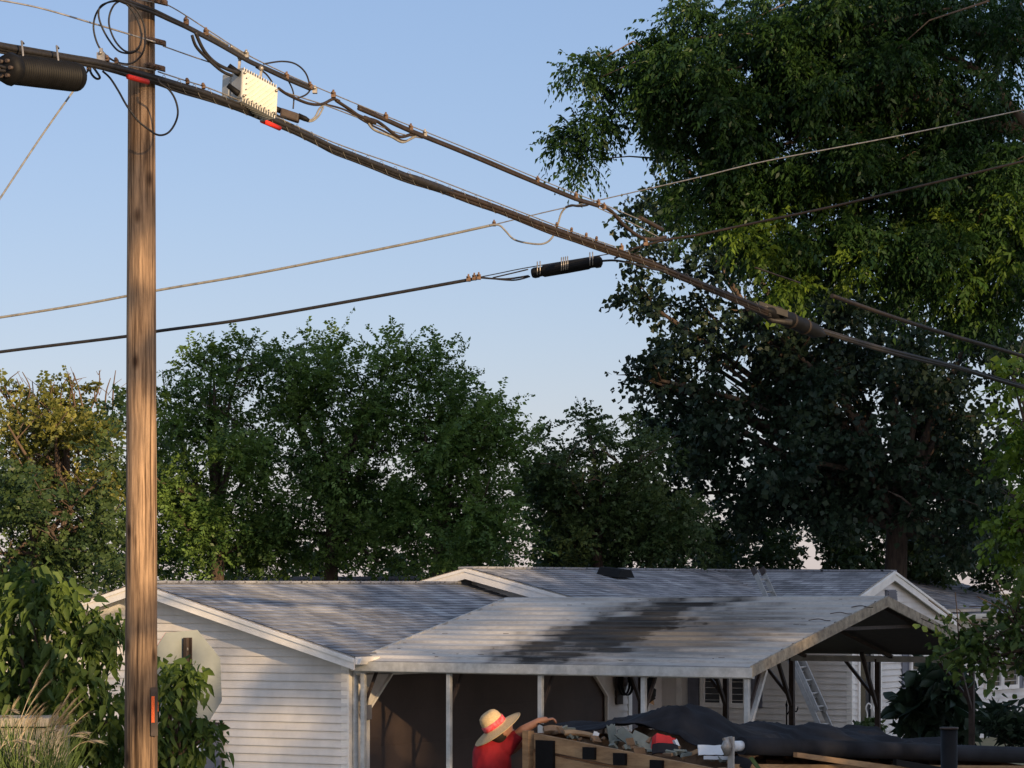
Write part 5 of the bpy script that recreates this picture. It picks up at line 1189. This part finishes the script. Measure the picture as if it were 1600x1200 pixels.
# big maple behind the right of the house
mz = 62
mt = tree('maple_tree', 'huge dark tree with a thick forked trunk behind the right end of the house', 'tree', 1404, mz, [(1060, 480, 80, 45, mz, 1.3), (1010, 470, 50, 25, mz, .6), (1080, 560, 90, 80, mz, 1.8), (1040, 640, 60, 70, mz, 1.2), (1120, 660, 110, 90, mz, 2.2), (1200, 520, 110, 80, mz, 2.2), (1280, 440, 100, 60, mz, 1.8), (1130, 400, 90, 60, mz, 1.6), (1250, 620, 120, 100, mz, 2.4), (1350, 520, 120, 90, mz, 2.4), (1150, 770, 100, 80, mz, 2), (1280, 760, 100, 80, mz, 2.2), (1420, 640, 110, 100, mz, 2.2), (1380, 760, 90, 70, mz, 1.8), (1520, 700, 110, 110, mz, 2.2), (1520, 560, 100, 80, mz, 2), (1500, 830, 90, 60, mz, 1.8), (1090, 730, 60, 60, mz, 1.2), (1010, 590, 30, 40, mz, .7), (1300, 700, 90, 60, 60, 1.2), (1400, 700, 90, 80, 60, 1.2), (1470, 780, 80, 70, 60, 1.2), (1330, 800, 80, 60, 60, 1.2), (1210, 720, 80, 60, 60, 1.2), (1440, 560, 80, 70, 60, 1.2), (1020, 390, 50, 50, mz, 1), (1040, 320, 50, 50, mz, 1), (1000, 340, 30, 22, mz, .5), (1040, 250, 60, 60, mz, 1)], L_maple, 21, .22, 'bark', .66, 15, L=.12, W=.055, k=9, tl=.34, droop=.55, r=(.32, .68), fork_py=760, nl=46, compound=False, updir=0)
b = MB(); fk = P(1404, 765, mz)
for (pts_, r_) in (([(1404, 770), (1400, 700), (1398, 620), (1410, 540), (1405, 450)], .17), ([(1402, 790), (1440, 700), (1470, 620), (1500, 560), (1540, 470)], .15), ([(1402, 780), (1370, 700), (1330, 640), (1270, 580), (1200, 540)], .13), ([(1405, 760), (1425, 680), (1432, 600), (1445, 500)], .12), ([(1400, 820), (1340, 760), (1270, 720), (1180, 700)], .08)):
    q = smooth_pts([P(x, y, mz-.3+.1*i) for i, (x, y) in enumerate(pts_)], 5); b.tube(q, [r_*.7*(1-.6*i/len(q)) for i in range(len(q))], 10)
b.build('limb', M['bark'], mt)
# ash: nearer crown coming in from the right
az = 43
at_ = thing('ash_tree', 'large nearer tree whose leafy boughs hang in from the upper right corner', 'tree', (P(1780, 0, az).x, az, 0))
ells = [(955, 105, 55, 45, az, .9), (905, 110, 28, 28, az, .5), (920, 190, 55, 40, az, .8), (880, 215, 26, 22, az, .4), (915, 245, 28, 18, az, .4), (1030, 75, 50, 50, az, 1), (1085, 25, 45, 50, az, 1), (1000, 150, 60, 60, az, 1), (1080, 130, 90, 80, az, 1.6), (1180, 60, 100, 80, az, 1.8), (1300, 40, 110, 70, az, 2), (1430, 30, 110, 60, az, 2), (1560, 60, 60, 90, az, 1.6), (1150, 200, 100, 80, az, 1.8), (1270, 150, 110, 80, az, 2), (1390, 130, 110, 80, az, 2), (1500, 180, 100, 80, az, 2), (1100, 290, 80, 60, az, 1.4), (1200, 290, 100, 60, az, 1.8), (1320, 260, 100, 70, az, 1.8), (1440, 290, 110, 80, az, 2), (1560, 300, 80, 100, az, 1.8), (1060, 350, 50, 30, az, .8), (1220, 390, 90, 50, az, 1.4), (1150, 340, 60, 50, az, 1), (1330, 380, 100, 60, az, 1.6), (1460, 400, 100, 70, az, 1.8), (1570, 440, 70, 90, az, 1.4), (1240, 440, 60, 34, az, .9), (1420, 460, 60, 40, az, 1), (1040, 200, 50, 60, az, .9), (1520, 500, 60, 50, az, 1)]
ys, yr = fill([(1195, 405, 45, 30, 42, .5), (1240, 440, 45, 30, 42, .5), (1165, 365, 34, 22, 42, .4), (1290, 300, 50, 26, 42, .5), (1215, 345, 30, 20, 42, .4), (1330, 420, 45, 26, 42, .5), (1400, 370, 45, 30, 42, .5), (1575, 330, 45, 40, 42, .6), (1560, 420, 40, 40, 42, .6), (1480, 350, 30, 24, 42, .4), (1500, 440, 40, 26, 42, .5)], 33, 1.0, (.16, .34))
leaves('sunlit_bough', L_bright, at_, ys, yr, 20, 34, L=.085, W=.02, k=11, tl=.30, droop=.7, updir=-.05, tbase=.45)  # younger yellower leaves, their bright colour also standing in for sun on the sprays
cs, rs_ = fill(ells, 31, 1.7, (.18, .44)); leaves('crown', L_ash, at_, cs, rs_, 34, 31, L=.080, W=.018, k=11, tl=.30, droop=.75, updir=-.05, tbase=.38)
b = MB(); tb0 = Vector((P(1780, 0, az).x, az, 0))
b.tube(smooth_pts([tb0, tb0+Vector((0, 0, 3)), P(1760, 330, az), P(1720, 100, az), P(1650, -80, az)], 6), [.3-.006*i for i in range(25)], 14)
for (pts_, r_) in (([(1740, 300), (1600, 190), (1540, 120), (1440, 70), (1330, 30)], .10), ([(1750, 380), (1620, 220), (1560, 190), (1480, 150), (1380, 140), (1260, 130), (1120, 150), (960, 120)], .085), ([(1740, 290), (1600, 215), (1500, 180), (1400, 120)], .08), ([(1755, 420), (1650, 330), (1500, 300), (1350, 330), (1230, 380)], .07), ([(1700, 60), (1560, 60), (1400, 0)], .08), ([(1430, 150), (1380, 200), (1300, 210), (1200, 230), (1060, 250)], .045), ([(1320, 150), (1200, 60), (1080, 60)], .04), ([(1480, 160), (1380, 145), (1300, 160), (1240, 220)], .05), ([(1560, 310), (1500, 370), (1440, 420)], .04)):
    q = smooth_pts([P(x, y, az-.6+.12*i) for i, (x, y) in enumerate(pts_)], 5); b.tube(q, [r_*(1-.75*i/len(q)) for i in range(len(q))], 8)
rg = random.Random(5)
for c in rg.sample(cs, 35):
    c = Vector(c); b.tube([c, c+Vector((rg.uniform(.2, .8), rg.uniform(-.3, .3), rg.uniform(-.1, .4))), c+Vector((rg.uniform(.6, 1.5), rg.uniform(-.4, .4), rg.uniform(.0, .6)))], [.006, .01, .016], 5)
b.build('trunk', M['barklt'], at_)
# bright foliage at the right edge
tree('tree', 'bright green sapling leaning in at the right edge above the house roof', 'tree', 1680, 40, [(1600, 660, 40, 40, 40, .6), (1592, 740, 32, 45, 40, .6), (1610, 810, 45, 36, 40, .6), (1575, 825, 30, 18, 40, .35), (1598, 880, 40, 30, 40, .5), (1630, 740, 50, 120, 40, .8), (1585, 590, 26, 24, 40, .4)], L_bright, 41, .09, 'bark', .9, 14, L=.10, W=.034, k=10, tl=.32, droop=.6, r=(.18, .36))
tree('dogwood_tree', 'leafy branches with broad rounded leaves hanging before the right end of the carport', 'tree', 1660, 33, [(1575, 990, 40, 22, 33, .4), (1530, 1008, 30, 16, 33, .25), (1615, 1015, 22, 16, 33, .35), (1585, 962, 22, 12, 33, .3), (1495, 1008, 16, 9, 33, .15), (1605, 940, 30, 26, 33, .4), (1522, 1034, 14, 10, 33, .2)], L_bush, 42, .06, 'bark', 1.9, 12, L=.085, W=.038, k=7, tl=.26, droop=.25, r=(.14, .26), fork_py=1000, compound=False, fine=True)
# plants by the house
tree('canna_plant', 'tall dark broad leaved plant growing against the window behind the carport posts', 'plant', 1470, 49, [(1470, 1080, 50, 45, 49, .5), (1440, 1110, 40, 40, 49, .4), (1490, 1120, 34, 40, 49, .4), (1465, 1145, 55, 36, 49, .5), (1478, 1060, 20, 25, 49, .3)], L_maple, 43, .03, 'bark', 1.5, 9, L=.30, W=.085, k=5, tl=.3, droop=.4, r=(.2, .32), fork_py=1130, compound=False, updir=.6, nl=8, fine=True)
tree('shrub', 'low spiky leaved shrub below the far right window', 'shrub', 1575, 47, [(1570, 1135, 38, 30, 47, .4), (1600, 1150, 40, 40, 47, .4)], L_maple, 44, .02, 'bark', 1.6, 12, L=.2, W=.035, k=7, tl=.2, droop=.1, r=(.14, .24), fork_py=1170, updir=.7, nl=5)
tree('potted_flowers', 'low white flecked flowers at the foot of the dark doorway', 'plant', 1358, 53.5, [(1360, 1142, 26, 14, 53.5, .3)], L_mix, 45, .015, 'bark', 2, 12, L=.09, W=.035, k=6, tl=.14, r=(.12, .2), fork_py=1150, nl=4, updir=.5)
t = thing('plant_hook', 'pair of white curled wire plant hooks in the dark doorway', 'plant hook', P(1352, 1160, 54))
b = MB()
for dx_ in (0, 11): b.tube(smooth_pts([P(1348+dx_, 1150, 54), P(1355+dx_, 1120, 54), P(1353+dx_, 1106, 54), P(1357+dx_, 1099, 54), P(1361+dx_, 1103, 54), P(1360+dx_, 1108, 54)], 5), .012, 6)
b.build('hook', M['trim'], t)
t = thing('garden_finial', 'black wrought iron garden hook with a finial beside the dark carport post', 'garden hook', P(1229, 1160, 48))
b = MB(); b.tube([P(1229, 1200, 48.2), P(1229, 1100, 48.2), P(1229, 1094, 48.2)], [.012, .012, .004], 6); b.ball(P(1229, 1102, 48.2), (.02, .02, .035)); b.tube(smooth_pts([P(1229, 1118, 48.2), P(1236, 1108, 48.2), P(1244, 1112, 48.2), P(1247, 1104, 48.2)], 5), .01, 6); b.build('hook', M['black'], t)

# near shrubs on the left
def shrub(name, label, ells, lm, seed, base, z_, **kw):
    return tree(name, label, 'shrub', base, z_, ells, lm, seed, .022, 'bark', r=(.12, .24), compound=False, fine=True, **kw)
shrub('lilac_shrub', 'tall large leaved shrub with drooping pointed leaves filling the lower left corner', [(45, 905, 26, 35, 26.2, .18), (20, 940, 26, 45, 26.2, .2), (60, 950, 30, 40, 26.2, .25), (75, 930, 14, 24, 26.2, .12), (30, 1010, 50, 50, 26.2, .4), (100, 1030, 50, 40, 26.2, .35), (60, 1080, 70, 40, 26.2, .4), (150, 1010, 36, 40, 26.2, .3), (175, 990, 22, 40, 26.2, .2), (140, 1080, 50, 50, 26.2, .35), (170, 1140, 36, 60, 26.2, .3), (120, 1160, 50, 50, 26.2, .3), (130, 975, 20, 20, 26.2, .15), (30, 1100, 60, 40, 26.4, .4)], L_bush, 51, 90, 26.2, dens=1.75, nper=11, L=.115, W=.028, k=7, tl=.20, droop=1.0, updir=.5, fork_py=1150, nl=30)
shrub('lilac_shrub', 'leafy shrub sprig growing between the pole and the octagonal sign post', [(272, 1052, 16, 16, 25.6, .1), (288, 1068, 13, 16, 25.6, .08), (260, 1090, 14, 24, 25.6, .12), (264, 1140, 22, 26, 25.6, .16), (288, 1154, 14, 8, 25.6, .07), (314, 1146, 9, 5, 25.6, .04), (270, 1186, 20, 20, 25.6, .14), (254, 1180, 18, 30, 25.6, .15)], L_bush, 52, 268, 25.6, dens=3.0, nper=10, L=.095, W=.026, k=6, tl=.18, droop=1.0, updir=.4, fork_py=1180, nl=14)
# plumed grass
t = thing('plume_grass', 'clump of arching ornamental grass with feathery tan plumes over the concrete block', 'grass', P(60, 1300, 23.6))
rg = random.Random(9); bb = MB(); pb = MB()
def blade(b, p, q, sag, w_):
    n_ = 8; pts_ = [p.lerp(q, i/n_)+ZD*(sag*math.sin(math.pi*i/n_*.9)) for i in range(n_+1)]; sd_ = Vector((.5, .5, .2)).normalized()*w_
    for i in range(n_):
        f0, f1 = 1-(i/n_)**2, 1-((i+1)/n_)**2; b.quad(pts_[i]-sd_*f0, pts_[i]+sd_*f0, pts_[i+1]+sd_*f1, pts_[i+1]-sd_*f1)
for k in range(430):
    x_ = rg.uniform(-40, 120); p = P(x_*.7+10, 1260, 23.5+rg.uniform(-.4, .4)); q = P(x_+rg.uniform(-45, 60), rg.uniform(1110, 1200), 23.5+rg.uniform(-.5, .5)); blade(bb, p, q, rg.uniform(.02, .2), rg.uniform(.003, .006))
pl = [((20, 1160), (70, 1040)), ((25, 1150), (74, 1068)), ((10, 1150), (25, 1096)), ((0, 1140), (18, 1110)), ((60, 1190), (108, 1084)), ((62, 1185), (118, 1092)), ((64, 1190), (126, 1096)), ((70, 1180), (106, 1120)), ((80, 1190), (136, 1114)), ((50, 1190), (100, 1100)), ((98, 1190), (148, 1158)), ((76, 1170), (112, 1100)), ((30, 1170), (50, 1110)), ((60, 1180), (90, 1106)), ((66, 1190), (116, 1130)), ((20, 1200), (48, 1185)), ((-10, 1150), (10, 1120))]
pl += [((x0+rg.uniform(-8, 8), 1180), (x0+rg.uniform(20, 62), rg.uniform(1085, 1165))) for x0 in range(-10, 90, 9)]
for (s_, e_) in pl:
    p = P(s_[0], s_[1], 23.3); q = P(e_[0], e_[1], 23.2); pts_ = [p.lerp(q, i/10)+ZD*.05*math.sin(math.pi*i/10) for i in range(11)]
    pb.tube(pts_, .003, 4)
    for i in range(46):
        f_ = .42+.58*i/46; k_ = min(9, int(f_*10)); o_ = pts_[k_].lerp(pts_[k_+1], f_*10-k_); d = (pts_[k_+1]-pts_[k_]).normalized(); e = o_+d*rg.uniform(.06, .11)+Vector((rg.uniform(-.3, 1)*.025, rg.uniform(-.03, .03), -rg.uniform(0, .03)))
        blade(pb, o_, e, .005, .0028)
bb.build('blades', M['grassb'], t); pb.build('plumes', M['plume'], t)

# ---------------------------------------------------------------- trees behind and beside the camera that shade the yard
def shade_proto():
    rg = np.random.default_rng(77); cs = []; rs_ = []
    for _ in range(44):
        d = rg.normal(size=3); d /= np.linalg.norm(d); q = d*rg.random()**.5
        cs.append((q[0]*3.2, q[1]*3.2, 5.6+q[2]*2.6)); r_ = rg.uniform(.5, 1.0); rs_.append((r_, r_, r_*.7))
    t = thing('street_tree', 'round leafy street tree standing behind the photographer', 'tree', (0, 0, 0), 'street trees across the road')
    leaves('crown', L_walnut, t, cs, rs_, 20, 78, L=.15, W=.06, k=9, tl=.4)
    b = MB(); b.tube([(0, 0, 0), (0.05, 0, 2), (0, 0, 5)], [.2, .16, .1], 12); limbs(b, (0, 0, 2), cs, 79, .07, (0, 0, 4.5), 18); b.build('trunk', M['bark'], t)
    return t
def qs(q, s_): return (q*math.cos(R(SUN_AZ))+s_*math.sin(R(SUN_AZ)), q*math.sin(R(SUN_AZ))-s_*math.cos(R(SUN_AZ)))
SHADE = [(*qs(q, s_), sc) for q, s_, sc in [  # across the sun's azimuth, along it, scale: tall ones shade the house and back trees, lower ones the yard
    (23.2, 10, 1.4), (26.5, 12, 1.75), (31, 9, 2.0), (36, 13, 2.3), (41, 10, 2.1), (46, 14, 2.2), (27.5, 26, 2.9), (31, 24, 3.1), (35, 27, 3.1), (39, 25, 3.0), (44, 27, 3.0),
    (5, 4, 1.0), (11.2, 5, 1.12), (13.5, 8, 1.1), (18.0, 12, 1.62), (24.0, 18, 2.0)]]
proto = None
for i, (x_, y_, sc) in enumerate(SHADE):
    if proto is None: proto = shade_proto(); o = proto; kids = list(o.children)
    else:
        o = proto.copy(); C.objects.link(o)
        for ch_ in kids: c2 = ch_.copy(); C.objects.link(c2); c2.parent = o
    o.location = (x_, y_, 0); o.scale = sc if isinstance(sc, tuple) else (sc, sc, sc); o.rotation_euler = (0, 0, i*1.3)

# added unseen poplar, leaning so that its high crown shades the upper pole
bx_, by_ = qs(8.3, 5.5); t = thing('added_poplar', 'added unseen leaning poplar whose high narrow crown shades the upper pole', 'tree', (bx_, by_, 0))
cs = []; rg_ = random.Random(3)
for k in range(40):
    z_ = 10.95+k*.215; x_, y_ = qs(9.5+rg_.uniform(-.25, .25), 5.5+rg_.uniform(-.5, .5)); cs.append((x_, y_, z_))
leaves('crown', L_walnut, t, cs, [(.42, .42, .3)]*len(cs), 9, 91, L=.13, W=.05, k=8, tl=.28)
b = MB(); tx_, ty_ = qs(8.7, 5.5); ux_, uy_ = qs(9.5, 6.3); b.tube(smooth_pts([(bx_, by_, 0), (tx_, ty_, 6), (tx_, ty_, 10.5), (ux_, uy_, 13), (ux_, uy_, 19)], 5), [.12-.005*i for i in range(21)], 8); b.build('trunk', M['bark'], t)
